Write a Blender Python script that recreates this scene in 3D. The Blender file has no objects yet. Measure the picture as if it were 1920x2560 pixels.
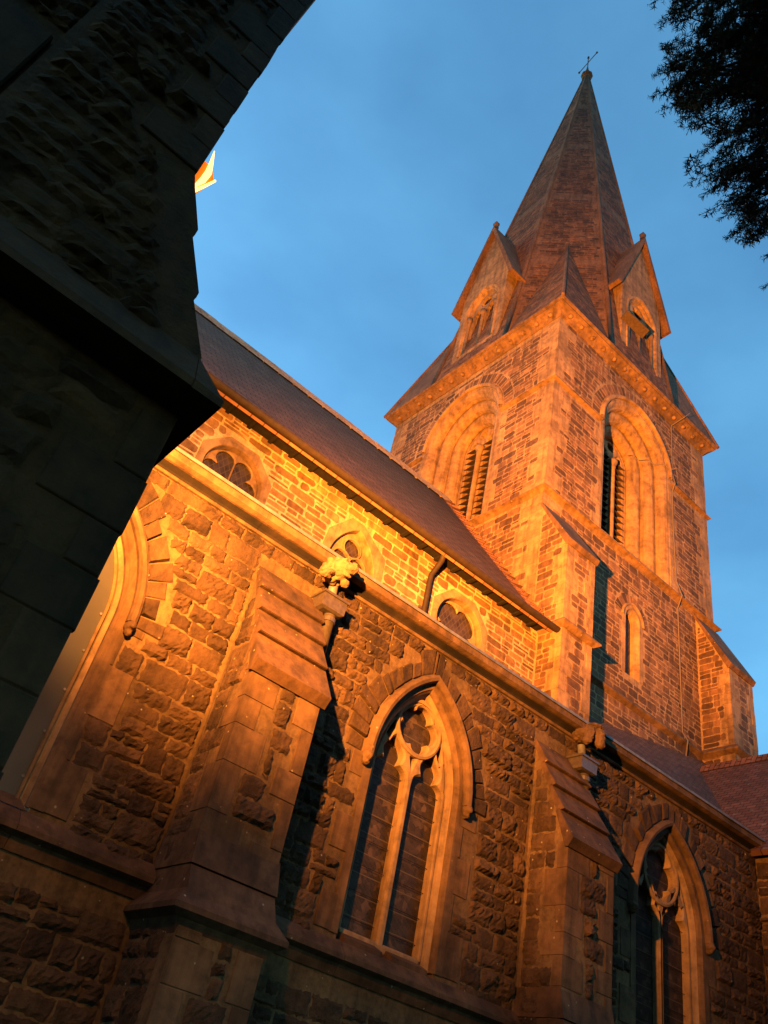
import bpy, math, random
from mathutils import Vector, Matrix, noise
R_ = math.radians
sc = bpy.context.scene
COL = sc.collection
# ------------------------------------------------------------------ camera
YAW, PIT, ROL = R_(32.6), R_(38.33), R_(14.1)
fw = Vector((math.cos(PIT)*math.sin(YAW), math.cos(PIT)*math.cos(YAW), math.sin(PIT)))
rt = Vector((math.cos(YAW), -math.sin(YAW), 0)); up = rt.cross(fw)
cr = math.cos(ROL)*rt + math.sin(ROL)*up; cu = -math.sin(ROL)*rt + math.cos(ROL)*up
cam = bpy.data.cameras.new('camera'); co = bpy.data.objects.new('camera', cam); COL.objects.link(co)
co.matrix_world = Matrix(((cr.x, cu.x, -fw.x, 0), (cr.y, cu.y, -fw.y, 0), (cr.z, cu.z, -fw.z, 1.6), (0, 0, 0, 1)))
cam.sensor_fit = 'VERTICAL'; cam.sensor_height = 36; cam.sensor_width = 27
cam.lens = 36*2071/2560; cam.clip_start = 0.05; cam.clip_end = 3000
sc.camera = co
sc.render.resolution_x, sc.render.resolution_y = 768, 1024
# ------------------------------------------------------------------ dusk sky
W = bpy.data.worlds.new('World'); sc.world = W; W.use_nodes = True
nt = W.node_tree; bg = nt.nodes['Background']
sky = nt.nodes.new('ShaderNodeTexSky'); sky.sky_type = 'NISHITA'; sky.sun_disc = False
sky.sun_elevation = R_(4.0); sky.sun_rotation = R_(-30); sky.air_density = 1.0; sky.dust_density = 0.6; sky.ozone_density = 3.0
tc = nt.nodes.new('ShaderNodeTexCoord'); mp = nt.nodes.new('ShaderNodeMapping'); mp.inputs['Scale'].default_value = (2.2, 2.2, 4.5)
nz = nt.nodes.new('ShaderNodeTexNoise'); nz.inputs['Scale'].default_value = 1.6; nz.inputs['Detail'].default_value = 5
rp = nt.nodes.new('ShaderNodeValToRGB'); rp.color_ramp.elements[0].position = 0.3; rp.color_ramp.elements[1].position = 0.72
rp.color_ramp.elements[0].color = (SKYA := (0.60, 0.80, 0.77, 1)); rp.color_ramp.elements[1].color = (0.88, 1.12, 0.98, 1)
mx = nt.nodes.new('ShaderNodeMix'); mx.data_type = 'RGBA'; mx.blend_type = 'MULTIPLY'; mx.inputs[0].default_value = 1
L = nt.links.new
L(tc.outputs['Generated'], mp.inputs[0]); L(mp.outputs[0], nz.inputs['Vector']); L(nz.outputs[0], rp.inputs[0])
L(sky.outputs[0], mx.inputs[6]); L(rp.outputs[0], mx.inputs[7]); L(mx.outputs[2], bg.inputs[0])
bg.inputs[1].default_value = 0.15
sc.view_settings.view_transform = 'Standard'; sc.view_settings.look = 'None'; sc.view_settings.gamma = 1
sc.view_settings.exposure = 2.75
random.seed(11)
# ------------------------------------------------------------------ helpers: naming
def tag(o, label=None, cat=None, group=None, kind=None):
    if label: o['label'] = label
    if cat: o['category'] = cat
    if group: o['group'] = group
    if kind: o['kind'] = kind
    return o
def empty(name, loc, label, cat, group=None):
    o = bpy.data.objects.new(name, None); COL.objects.link(o); o.location = loc
    o.empty_display_size = 0.3
    return tag(o, label, cat, group)
def world_off(p):
    v = Vector((0, 0, 0))
    while p is not None:
        v += p.location; p = p.parent
    return v
# ------------------------------------------------------------------ materials
def new_mat(name):
    m = bpy.data.materials.new(name); m.use_nodes = True
    n = m.node_tree; b = n.nodes['Principled BSDF']; b.inputs['Roughness'].default_value = 0.9
    if 'Specular IOR Level' in b.inputs: b.inputs['Specular IOR Level'].default_value = 0.25
    return m, n, b
def nd(n, t, **k):
    x = n.nodes.new(t)
    for a, v in k.items():
        if a in x.inputs: x.inputs[a].default_value = v
        else: setattr(x, a, v)
    return x
def ramp(n, fac, stops, interp='LINEAR'):
    r = n.nodes.new('ShaderNodeValToRGB'); e = r.color_ramp.elements
    r.color_ramp.interpolation = interp
    while len(e) < len(stops): e.new(0.5)
    for i, (p, c) in enumerate(stops):
        e[i].position = p; e[i].color = (*c, 1) if len(c) == 3 else c
    n.links.new(fac, r.inputs[0]); return r.outputs[0]
def mixc(n, f, a, b, mode='MIX'):
    m = n.nodes.new('ShaderNodeMix'); m.data_type = 'RGBA'; m.blend_type = mode
    for s, v in ((0, f), (6, a), (7, b)):
        if hasattr(v, 'is_output'): n.links.new(v, m.inputs[s])
        else: m.inputs[s].default_value = v if s == 0 else (*v, 1)
    return m.outputs[2]
def bump(n, b, h, strength, dist, prev=None):
    x = n.nodes.new('ShaderNodeBump'); x.inputs['Strength'].default_value = strength; x.inputs['Distance'].default_value = dist
    n.links.new(h, x.inputs['Height'])
    if prev: n.links.new(prev, x.inputs['Normal'])
    n.links.new(x.outputs[0], b.inputs['Normal']); return x.outputs[0]
def stone(name, c1, c2, c3, nscale=9, lichen=0.0, bstr=0.5, bdist=0.02, stain=0.35, island=True, lich_scale=7):
    m, n, b = new_mat(name); LK = n.links.new
    c1, c2, c3 = [(r*0.68, g_*0.50, b_*0.36) for r, g_, b_ in (c1, c2, c3)]      # all tones darkened and reddened so skylit shade stays dark, less blue
    tcn = nd(n, 'ShaderNodeTexCoord'); O = tcn.outputs['Object']
    if island:
        g = nd(n, 'ShaderNodeNewGeometry'); col = ramp(n, g.outputs['Random Per Island'], [(0, c1), (0.5, c2), (1, c3)])
    else:
        q = nd(n, 'ShaderNodeTexNoise', Scale=1.3, Detail=3.0); LK(O, q.inputs['Vector'])
        col = ramp(n, q.outputs[0], [(0.3, c1), (0.5, c2), (0.7, c3)])
    n1 = nd(n, 'ShaderNodeTexNoise', Scale=float(nscale), Detail=8.0, Roughness=0.65); LK(O, n1.inputs['Vector'])
    v1 = ramp(n, n1.outputs[0], [(0.3, (0.5,)*3), (0.5, (0.95,)*3), (0.72, (1.3,)*3)])
    col = mixc(n, 1.0, col, v1, 'MULTIPLY')
    n2 = nd(n, 'ShaderNodeTexNoise', Scale=1.1, Detail=4.0, Roughness=0.6); LK(O, n2.inputs['Vector'])
    v2 = ramp(n, n2.outputs[0], [(0.36, (1-stain,)*3), (0.58, (1.0,)*3)])
    col = mixc(n, 1.0, col, v2, 'MULTIPLY')
    mpn = nd(n, 'ShaderNodeMapping'); mpn.inputs['Scale'].default_value = (7, 7, 0.5); LK(O, mpn.inputs[0])
    n5 = nd(n, 'ShaderNodeTexNoise', Scale=1.0, Detail=4.0, Roughness=0.6); LK(mpn.outputs[0], n5.inputs['Vector'])
    col = mixc(n, 1.0, col, ramp(n, n5.outputs[0], [(0.36, (0.66,)*3), (0.52, (1.0,)*3), (0.7, (1.08,)*3)]), 'MULTIPLY')
    if lichen:
        vo = nd(n, 'ShaderNodeTexVoronoi', Scale=float(lich_scale)); LK(O, vo.inputs['Vector'])
        n4 = nd(n, 'ShaderNodeTexNoise', Scale=40.0, Detail=2.0); LK(O, n4.inputs['Vector'])
        ad = nd(n, 'ShaderNodeMath', operation='ADD'); LK(vo.outputs['Distance'], ad.inputs[0])
        ml = nd(n, 'ShaderNodeMath', operation='MULTIPLY'); LK(n4.outputs[0], ml.inputs[0]); ml.inputs[1].default_value = 0.16
        LK(ml.outputs[0], ad.inputs[1])
        sp = ramp(n, ad.outputs[0], [(0.13, (1,)*3), (0.19, (0,)*3)])
        sep = nd(n, 'ShaderNodeSeparateColor'); LK(vo.outputs['Color'], sep.inputs[0])
        sel = ramp(n, sep.outputs[0], [(1-lichen-0.02, (0,)*3), (1-lichen, (1,)*3)])
        f = mixc(n, 1.0, sp, sel, 'MULTIPLY')
        col = mixc(n, f, col, (0.24, 0.19, 0.12))
    LK(col, b.inputs['Base Color'])
    n3 = nd(n, 'ShaderNodeTexNoise', Scale=float(nscale)*2.6, Detail=9.0, Roughness=0.7); LK(O, n3.inputs['Vector'])
    bump(n, b, n3.outputs[0], bstr, bdist)
    return m
M = {}
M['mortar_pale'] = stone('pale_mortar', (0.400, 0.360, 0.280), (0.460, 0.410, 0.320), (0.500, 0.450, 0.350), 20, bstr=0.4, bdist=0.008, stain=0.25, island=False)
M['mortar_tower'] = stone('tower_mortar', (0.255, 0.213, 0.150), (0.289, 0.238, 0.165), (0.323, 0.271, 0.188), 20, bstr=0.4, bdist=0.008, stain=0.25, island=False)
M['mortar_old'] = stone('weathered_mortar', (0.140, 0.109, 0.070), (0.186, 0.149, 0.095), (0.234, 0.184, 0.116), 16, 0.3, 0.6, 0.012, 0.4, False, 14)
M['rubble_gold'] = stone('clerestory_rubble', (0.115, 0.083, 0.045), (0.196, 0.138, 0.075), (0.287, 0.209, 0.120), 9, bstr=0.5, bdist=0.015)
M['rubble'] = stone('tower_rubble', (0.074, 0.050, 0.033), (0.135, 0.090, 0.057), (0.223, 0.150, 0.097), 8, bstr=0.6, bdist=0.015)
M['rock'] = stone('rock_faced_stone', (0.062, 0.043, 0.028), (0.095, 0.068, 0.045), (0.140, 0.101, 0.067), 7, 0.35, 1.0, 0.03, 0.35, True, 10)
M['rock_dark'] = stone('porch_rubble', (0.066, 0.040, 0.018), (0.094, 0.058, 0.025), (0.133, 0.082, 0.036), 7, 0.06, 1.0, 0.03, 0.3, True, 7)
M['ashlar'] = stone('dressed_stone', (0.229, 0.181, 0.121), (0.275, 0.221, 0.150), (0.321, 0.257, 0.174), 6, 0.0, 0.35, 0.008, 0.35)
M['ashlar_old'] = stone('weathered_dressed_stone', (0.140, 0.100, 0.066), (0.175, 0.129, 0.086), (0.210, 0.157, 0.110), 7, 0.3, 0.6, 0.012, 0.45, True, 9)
M['ashlar_dark'] = stone('darkened_dressed_stone', (0.065, 0.040, 0.018), (0.075, 0.046, 0.022), (0.094, 0.057, 0.027), 7, 0.06, 0.8, 0.015, 0.4, True, 9)  # like the porch rubble, darkened in the colour so the porch looks unlit
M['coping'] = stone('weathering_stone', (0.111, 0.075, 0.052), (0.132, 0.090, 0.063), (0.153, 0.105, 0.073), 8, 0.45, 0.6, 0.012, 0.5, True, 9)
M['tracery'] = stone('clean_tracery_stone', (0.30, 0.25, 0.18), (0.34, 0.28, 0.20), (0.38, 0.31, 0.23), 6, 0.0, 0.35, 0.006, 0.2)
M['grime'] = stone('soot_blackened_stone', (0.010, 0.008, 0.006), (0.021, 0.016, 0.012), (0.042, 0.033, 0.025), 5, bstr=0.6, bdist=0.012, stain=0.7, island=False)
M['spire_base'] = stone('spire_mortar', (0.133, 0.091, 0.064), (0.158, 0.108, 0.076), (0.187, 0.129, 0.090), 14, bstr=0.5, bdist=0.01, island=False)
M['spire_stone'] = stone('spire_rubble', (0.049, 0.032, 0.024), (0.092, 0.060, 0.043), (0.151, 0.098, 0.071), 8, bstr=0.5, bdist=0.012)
def simple(name, col, rough, metal=0.0, spec=0.4, nscale=0, bs=0.2, bd=0.004):
    m, n, b = new_mat(name); b.inputs['Base Color'].default_value = (*col, 1); b.inputs['Roughness'].default_value = rough
    b.inputs['Metallic'].default_value = metal; b.inputs['Specular IOR Level'].default_value = spec
    if nscale:
        tcn = nd(n, 'ShaderNodeTexCoord'); q = nd(n, 'ShaderNodeTexNoise', Scale=float(nscale), Detail=5.0); n.links.new(tcn.outputs['Object'], q.inputs['Vector'])
        c = ramp(n, q.outputs[0], [(0.3, tuple(v*0.7 for v in col)), (0.7, tuple(v*1.25 for v in col))]); n.links.new(c, b.inputs['Base Color'])
        bump(n, b, q.outputs[0], bs, bd)
    return m
M['iron'] = simple('painted_iron', (0.05, 0.036, 0.028), 0.42, 0.0, 0.5, 25)
M['lead'] = simple('lead_flashing', (0.13, 0.12, 0.125), 0.55, 0.2, 0.4, 12)
M['void'] = simple('dark_interior', (0.006, 0.006, 0.006), 0.95, 0, 0.1)
M['wood'] = simple('old_timber', (0.045, 0.028, 0.02), 0.85, 0, 0.2, 18)
M['black_wood'] = simple('near_black_timber', (0.006, 0.005, 0.004), 0.9, 0, 0.1, 18)  # near-black all over, so the eaves underside comes out as a dark band
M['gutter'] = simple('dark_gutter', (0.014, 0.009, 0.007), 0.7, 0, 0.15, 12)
M['cable'] = simple('copper_tape', (0.10, 0.075, 0.055), 0.6, 0, 0.3)
M['bark'] = simple('yew_bark', (0.02, 0.016, 0.014), 0.95, 0, 0.2, 14, 0.8, 0.03)
M['needle'] = simple('yew_needles', (0.018, 0.032, 0.016), 0.6, 0, 0.25)

def slate(name, c1, c2, mort, bw, rh, moss=0.0):
    m, n, b = new_mat(name); LK = n.links.new
    uv = nd(n, 'ShaderNodeUVMap'); br = nd(n, 'ShaderNodeTexBrick')
    br.inputs['Color1'].default_value = (*c1, 1); br.inputs['Color2'].default_value = (*c2, 1); br.inputs['Mortar'].default_value = (*mort, 1)
    br.inputs['Scale'].default_value = 1.0; br.inputs['Brick Width'].default_value = bw; br.inputs['Row Height'].default_value = rh
    br.inputs['Mortar Size'].default_value = rh*0.09; br.inputs['Mortar Smooth'].default_value = 0.3; br.inputs['Bias'].default_value = 0.0
    wob = nd(n, 'ShaderNodeTexNoise', Scale=1.5, Detail=3.0); LK(uv.outputs[0], wob.inputs['Vector'])
    vm = nd(n, 'ShaderNodeVectorMath', operation='MULTIPLY_ADD'); LK(wob.outputs[1], vm.inputs[0]); vm.inputs[1].default_value = (0.03, 0.05, 0); LK(uv.outputs[0], vm.inputs[2])
    LK(vm.outputs[0], br.inputs['Vector'])
    q = nd(n, 'ShaderNodeTexNoise', Scale=3.0, Detail=7.0, Roughness=0.65); LK(uv.outputs[0], q.inputs['Vector'])
    v = ramp(n, q.outputs[0], [(0.3, (0.65,)*3), (0.7, (1.3,)*3)])
    col = mixc(n, 1.0, br.outputs[0], v, 'MULTIPLY')
    if moss:
        q2 = nd(n, 'ShaderNodeTexNoise', Scale=7.0, Detail=6.0, Roughness=0.7); LK(uv.outputs[0], q2.inputs['Vector'])
        f = ramp(n, q2.outputs[0], [(0.60, (0,)*3), (0.68, (moss,)*3)])
        col = mixc(n, f, col, (0.17, 0.15, 0.10))
    LK(col, b.inputs['Base Color']); b.inputs['Roughness'].default_value = 0.85; b.inputs['Specular IOR Level'].default_value = 0.15
    # each course rises towards its lower edge
    sx = nd(n, 'ShaderNodeSeparateXYZ'); LK(vm.outputs[0], sx.inputs[0])
    dv = nd(n, 'ShaderNodeMath', operation='DIVIDE'); LK(sx.outputs[1], dv.inputs[0]); dv.inputs[1].default_value = rh
    fr = nd(n, 'ShaderNodeMath', operation='FRACT'); LK(dv.outputs[0], fr.inputs[0])
    iv = nd(n, 'ShaderNodeMath', operation='SUBTRACT'); iv.inputs[0].default_value = 1.0; LK(fr.outputs[0], iv.inputs[1])
    p = bump(n, b, iv.outputs[0], 0.9, rh*0.16)
    bump(n, b, br.outputs[1], -0.5, 0.01, p)
    return m
M['slate'] = slate('roof_slate', (0.10, 0.045, 0.026), (0.145, 0.066, 0.038), (0.03, 0.014, 0.009), 0.24, 0.125)
M['tile'] = slate('mossy_roof_tile', (0.085, 0.036, 0.022), (0.13, 0.056, 0.036), (0.03, 0.014, 0.01), 0.18, 0.11, 0.8)
def glass(name, kind):
    m, n, b = new_mat(name); LK = n.links.new
    uv = nd(n, 'ShaderNodeUVMap'); sx = nd(n, 'ShaderNodeSeparateXYZ'); LK(uv.outputs[0], sx.inputs[0])
    def grid(expr_a, expr_b, scale, width):
        a = nd(n, 'ShaderNodeMath', operation='MULTIPLY'); LK(sx.outputs[0], a.inputs[0]); a.inputs[1].default_value = expr_a
        c = nd(n, 'ShaderNodeMath', operation='MULTIPLY_ADD'); LK(sx.outputs[1], c.inputs[0]); c.inputs[1].default_value = expr_b; LK(a.outputs[0], c.inputs[2])
        s = nd(n, 'ShaderNodeMath', operation='MULTIPLY'); LK(c.outputs[0], s.inputs[0]); s.inputs[1].default_value = scale
        f = nd(n, 'ShaderNodeMath', operation='FRACT'); LK(s.outputs[0], f.inputs[0])
        l = nd(n, 'ShaderNodeMath', operation='LESS_THAN'); LK(f.outputs[0], l.inputs[0]); l.inputs[1].default_value = width
        return l.outputs[0]
    def mx_(a, c):
        x = nd(n, 'ShaderNodeMath', operation='MAXIMUM'); LK(a, x.inputs[0]); LK(c, x.inputs[1]); return x.outputs[0]
    if kind == 'diamond':
        lead = mx_(grid(1.6, 1.0, 6.0, 0.11), grid(-1.6, 1.0, 6.0, 0.11)); base = ((0.014, 0.010, 0.010), (0.035, 0.025, 0.024)); lc = (0.045, 0.032, 0.022)
    elif kind == 'guard':
        lead = mx_(grid(1.0, 0.0, 62.0, 0.16), grid(0.0, 1.0, 5.2, 0.05)); base = ((0.012, 0.008, 0.007), (0.035, 0.022, 0.018)); lc = (0.07, 0.05, 0.035)
    else:
        lead = None; base = ((0.035, 0.033, 0.030), (0.06, 0.055, 0.05)); lc = None
    q = nd(n, 'ShaderNodeTexNoise', Scale=6.0 if lead else 1.2, Detail=5.0); LK(uv.outputs[0], q.inputs['Vector'])
    col = ramp(n, q.outputs[0], [(0.35, base[0]), (0.65, base[1])])
    if kind == 'guard':
        vo = nd(n, 'ShaderNodeTexVoronoi', Scale=17.0); LK(uv.outputs[0], vo.inputs['Vector'])
        sp = nd(n, 'ShaderNodeSeparateColor'); LK(vo.outputs['Color'], sp.inputs[0])
        pan = ramp(n, sp.outputs[0], [(0.0, (0.5,)*3), (0.8, (1.2,)*3), (0.88, (2.0, 1.9, 1.7))])
        col = mixc(n, 1.0, col, pan, 'MULTIPLY')
    if lead: col = mixc(n, lead, col, lc)
    LK(col, b.inputs['Base Color'])
    b.inputs['Roughness'].default_value = 0.5 if kind != 'sheet' else 0.35
    b.inputs['Specular IOR Level'].default_value = 0.12 if kind != 'sheet' else 0.45
    bump(n, b, q.outputs[0], 0.15 if kind != 'sheet' else 0.25, 0.01 if kind != 'sheet' else 0.03)
    return m
M['leaded'] = glass('leaded_glass', 'diamond'); M['guard'] = glass('guarded_stained_glass', 'guard'); M['sheet'] = glass('cloudy_glazing_sheet', 'sheet')
def emis(name, col, s):
    m, n, b = new_mat(name); b.inputs['Base Color'].default_value = (*col, 1); b.inputs['Emission Color'].default_value = (*col, 1); b.inputs['Emission Strength'].default_value = s; return m
M['lampglass'] = emis('lit_lamp_glass', (1.0, 0.52, 0.14), 0.5); M['housing'] = emis('glowing_amber_cover', (1.0, 0.20, 0.01), 0.10)
# ------------------------------------------------------------------ frames and mesh builder
class Fr:
    def __init__(s, o, u, v): s.o = Vector(o); s.u = Vector(u).normalized(); s.v = Vector(v).normalized(); s.w = s.u.cross(s.v)
    def p(s, u, v, w=0.0): return s.o + s.u*u + s.v*v + s.w*w
Sf = lambda y: Fr((0, y, 0), (1, 0, 0), (0, 0, 1))        # faces south; u = x, v = z
Wf = lambda x: Fr((x, 0, 0), (0, -1, 0), (0, 0, 1))       # faces west; u = -y, v = z
Ef = lambda x: Fr((x, 0, 0), (0, 1, 0), (0, 0, 1))
class MB:
    def __init__(s): s.v = []; s.uv = []; s.f = []; s.m = []
    def add(s, f, pts, faces, mi=0):
        b = len(s.v)
        for p in pts:
            q = f.p(*p) if f else Vector(p)
            s.v.append(q); s.uv.append((p[0], p[1]))
        for k in faces: s.f.append([b+i for i in k]); s.m.append(mi)
    def quad(s, f, a, b, c, d, mi=0): s.add(f, [a, b, c, d], [(0, 1, 2, 3)], mi)
    def box(s, f, u0, u1, v0, v1, w0, w1, mi=0, bev=0.0):
        if bev:
            e = bev; pts = [(u0, v0, w0), (u1, v0, w0), (u1, v1, w0), (u0, v1, w0), (u0, v0, w1-e), (u1, v0, w1-e), (u1, v1, w1-e), (u0, v1, w1-e), (u0+e, v0+e, w1), (u1-e, v0+e, w1), (u1-e, v1-e, w1), (u0+e, v1-e, w1)]
            s.add(f, pts, [(0, 3, 2, 1), (8, 9, 10, 11)] + [(i, (i+1) % 4, 4+(i+1) % 4, 4+i) for i in range(4)] + [(4+i, 4+(i+1) % 4, 8+(i+1) % 4, 8+i) for i in range(4)], mi)
        else:
            pts = [(u, v, w) for w in (w0, w1) for u, v in ((u0, v0), (u1, v0), (u1, v1), (u0, v1))]
            s.add(f, pts, [(0, 3, 2, 1), (4, 5, 6, 7), (0, 1, 5, 4), (1, 2, 6, 5), (2, 3, 7, 6), (3, 0, 4, 7)], mi)
    def build(s, name, mats, parent=None, smooth=False, label=None):
        me = bpy.data.meshes.new(name)
        off = world_off(parent) if parent else Vector((0, 0, 0))
        me.from_pydata([tuple(p-off) for p in s.v], [], s.f)
        if not isinstance(mats, (list, tuple)): mats = [mats]
        for x in mats: me.materials.append(x)
        ul = me.uv_layers.new(name='UVMap')
        lv = [0]*len(me.loops); me.loops.foreach_get('vertex_index', lv)
        flat = []
        for i in lv: flat += s.uv[i]
        ul.data.foreach_set('uv', flat)
        me.polygons.foreach_set('material_index', s.m)
        if smooth: me.polygons.foreach_set('use_smooth', [True]*len(me.polygons))
        me.update()
        o = bpy.data.objects.new(name, me); COL.objects.link(o)
        if parent: o.parent = parent
        if label: o['label'] = label
        return o
def plate(mb, f, outline, holes, w0, w1, mi=0, bev=0.0):
    """flat shape with holes, thickness w0..w1 (w1 is the front)"""
    cu_ = bpy.data.curves.new('t', 'CURVE'); cu_.dimensions = '2D'; cu_.fill_mode = 'BOTH'
    h = (w1-w0)/2; cu_.extrude = max(h-bev, 0.0)
    if bev: cu_.bevel_depth = bev; cu_.bevel_resolution = 0; cu_.offset = -bev
    for loop in [outline]+list(holes):
        sp = cu_.splines.new('POLY'); sp.points.add(len(loop)-1)
        for i, p in enumerate(loop): sp.points[i].co = (p[0], p[1], 0, 1)
        sp.use_cyclic_u = True
    ob = bpy.data.objects.new('t', cu_); COL.objects.link(ob)
    dg = bpy.context.evaluated_depsgraph_get(); me = bpy.data.meshes.new_from_object(ob.evaluated_get(dg))
    mb.add(f, [(v.co.x, v.co.y, v.co.z+(w0+w1)/2) for v in me.vertices], [list(p.vertices) for p in me.polygons], mi)
    bpy.data.objects.remove(ob); bpy.data.curves.remove(cu_); bpy.data.meshes.remove(me)
def archp(c0, hw, R, sp, base, d=0.0, n=14, jamb=True):
    c = R-hw; ta = math.acos(max(-1, min(1, c/(R+d)))); pts = []
    if jamb: pts.append((c0-hw-d, base))
    for i in range(n+1):
        a = math.pi-ta*i/n; pts.append((c0+c+(R+d)*math.cos(a), sp+(R+d)*math.sin(a)))
    for i in range(1, n+1):
        a = ta-ta*i/n; pts.append((c0-c+(R+d)*math.cos(a), sp+(R+d)*math.sin(a)))
    if jamb: pts.append((c0+hw+d, base))
    return pts
def in_arch(u, v, c0, hw, R, sp, base, d=0.0):
    if v < base-0.001: return False
    x = abs(u-c0)
    if v < sp: return x < hw+d
    return math.hypot(x+R-hw, v-sp) < R+d
def sweep(mb, f, path, prof, mi=0, closed=False):
    """path(d) -> 2d points; prof = [(d, w), ...]"""
    rows = [[(p[0], p[1], w) for p in path(d)] for d, w in prof]; n = len(rows[0]); pts = [p for r in rows for p in r]; fs = []
    for k in range(len(rows)-1):
        for i in range(n if closed else n-1):
            j = (i+1) % n; fs.append((k*n+i, k*n+j, (k+1)*n+j, (k+1)*n+i))
    mb.add(f, pts, fs, mi)
def circ(c0, v0, r, n=40): return lambda d: [(c0+(r+d)*math.cos(2*math.pi*i/n), v0+(r+d)*math.sin(2*math.pi*i/n)) for i in range(n)]
def strip(mb, f, prof, a, b, mi=0, cap=True, seg=1.0, jit=0.0):
    """prof [(w, v)] extruded along u from a to b, in slightly uneven lengths"""
    n = len(prof); k = max(1, int(abs(b-a)/seg)); us = [a+(b-a)*i/k for i in range(k+1)]
    for i in range(k):
        j = random.uniform(-jit, jit); g = 0.002 if jit else 0
        pts = [(us[i]+g, v+j*0.3, w+j) for w, v in prof]+[(us[i+1]-g, v+j*0.3, w+j) for w, v in prof]
        fs = [(q, (q+1) % n, n+(q+1) % n, n+q) for q in range(n)]
        if cap: fs += [tuple(range(n)), tuple(range(2*n-1, n-1, -1))]
        mb.add(f, pts, fs, mi)
def tube(mb, pts, r, n=8, mi=0):
    P = [Vector(p) for p in pts]; rings = []
    for i, p in enumerate(P):
        t = (P[min(i+1, len(P)-1)]-P[max(i-1, 0)]).normalized(); a = t.orthogonal().normalized() if i == 0 else (pa-t*pa.dot(t)).normalized()
        pa = a; b = t.cross(a); rr = r[i] if isinstance(r, (list, tuple)) else r
        rings.append([p+a*rr*math.cos(2*math.pi*k/n)+b*rr*math.sin(2*math.pi*k/n) for k in range(n)])
    pts_ = [tuple(q) for g in rings for q in g]; fs = []
    for i in range(len(P)-1):
        for k in range(n): fs.append((i*n+k, i*n+(k+1) % n, (i+1)*n+(k+1) % n, (i+1)*n+k))
    fs += [tuple(range(n)), tuple((len(P)-1)*n+k for k in range(n))]
    mb.add(None, pts_, fs, mi)
# ------------------------------------------------------------------ masonry
def flat_stone(mb, f, u0, u1, v0, v1, w, mi, rnd):
    """low rounded rubble stone with uneven outline"""
    uw, vh = u1-u0, v1-v0; c = min(uw, vh)*rnd.uniform(0.10, 0.28); j = min(uw, vh)*0.085
    base = [(u0+c, v0), (u1-c, v0), (u1, v0+c), (u1, v1-c), (u1-c, v1), (u0+c, v1), (u0, v1-c), (u0, v0+c)]
    if uw > 0.25: base.insert(1, ((u0+u1)/2, v0)); base.insert(6, ((u0+u1)/2, v1))
    base = [(a+rnd.uniform(-j, j), b+rnd.uniform(-j, j)) for a, b in base]; cu0, cv0 = (u0+u1)/2, (v0+v1)/2; n = len(base); s = 1-min(0.25, 0.018/min(uw, vh))
    tu, tv = rnd.uniform(-.02, .02), rnd.uniform(-.03, .03)
    pts = [(a, b, 0.0) for a, b in base]+[(cu0+(a-cu0)*s, cv0+(b-cv0)*s, w+tu*(a-cu0)+tv*(b-cv0)) for a, b in base]
    mb.add(f, pts, [(i, (i+1) % n, n+(i+1) % n, n+i) for i in range(n)]+[tuple(range(n, 2*n))], mi)
def rock_stone(mb, f, u0, u1, v0, v1, depth, mi, rnd, cell=0.030):
    """rock-faced block: chiselled facets, worn margins"""
    uw, vh = u1-u0, v1-v0; nx = max(4, int(uw/cell)+1); ny = max(4, int(vh/cell)+1)
    pl = [(rnd.uniform(0.45, 1.0), rnd.uniform(-1.5, 1.5)/uw*0.7, rnd.uniform(-2.0, 2.0)/vh*0.7) for _ in range(4)]; so = Vector((rnd.uniform(0, 99), rnd.uniform(0, 99), 0)); pts = []; fs = []
    sk = [rnd.uniform(-.012, .012) for _ in range(4)]; cx, cy = (u0+u1)/2, (v0+v1)/2
    rough = rnd.choice((0.3, 0.7, 1.0, 1.2, 1.4))
    for j in range(ny+1):
        for i in range(nx+1):
            a, b = i/nx, j/ny; u = u0+a*uw; v = v0+b*vh+(sk[0]*(1-a)+sk[1]*a); u += sk[2]*(1-b)+sk[3]*b
            m = min(a*uw, (1-a)*uw, b*vh, (1-b)*vh); e = min(1.0, m/0.016)**0.5
            h = min(p[0]+p[1]*(u-cx)*1.15+p[2]*(v-cy)*1.15 for p in pl)*0.9+0.15
            n1 = noise.noise(so+Vector((u*8, v*13, 0))); n2 = noise.noise(so+Vector((u*6+v*2, v*17, 7))); n3 = noise.noise(so+Vector((u*26, v*40, 3)))
            h += 0.40*n1+0.42*n3-0.6*max(0.0, 0.10-abs(n2))*6
            h = 0.45*h+0.55*math.floor(h*3.2+0.5)/3.2
            h = max(-0.35, h)*rough+0.26
            rr = (1-e)*0.012
            pts.append((u+(rnd.uniform(-rr, rr)), v+rnd.uniform(-rr, rr), 0.002 if e == 0 else 0.004+h*depth*e))
    for j in range(ny):
        for i in range(nx): k = j*(nx+1)+i; fs.append((k, k+1, k+nx+2, k+nx+1))
    mb.add(f, pts, fs, mi)
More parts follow.
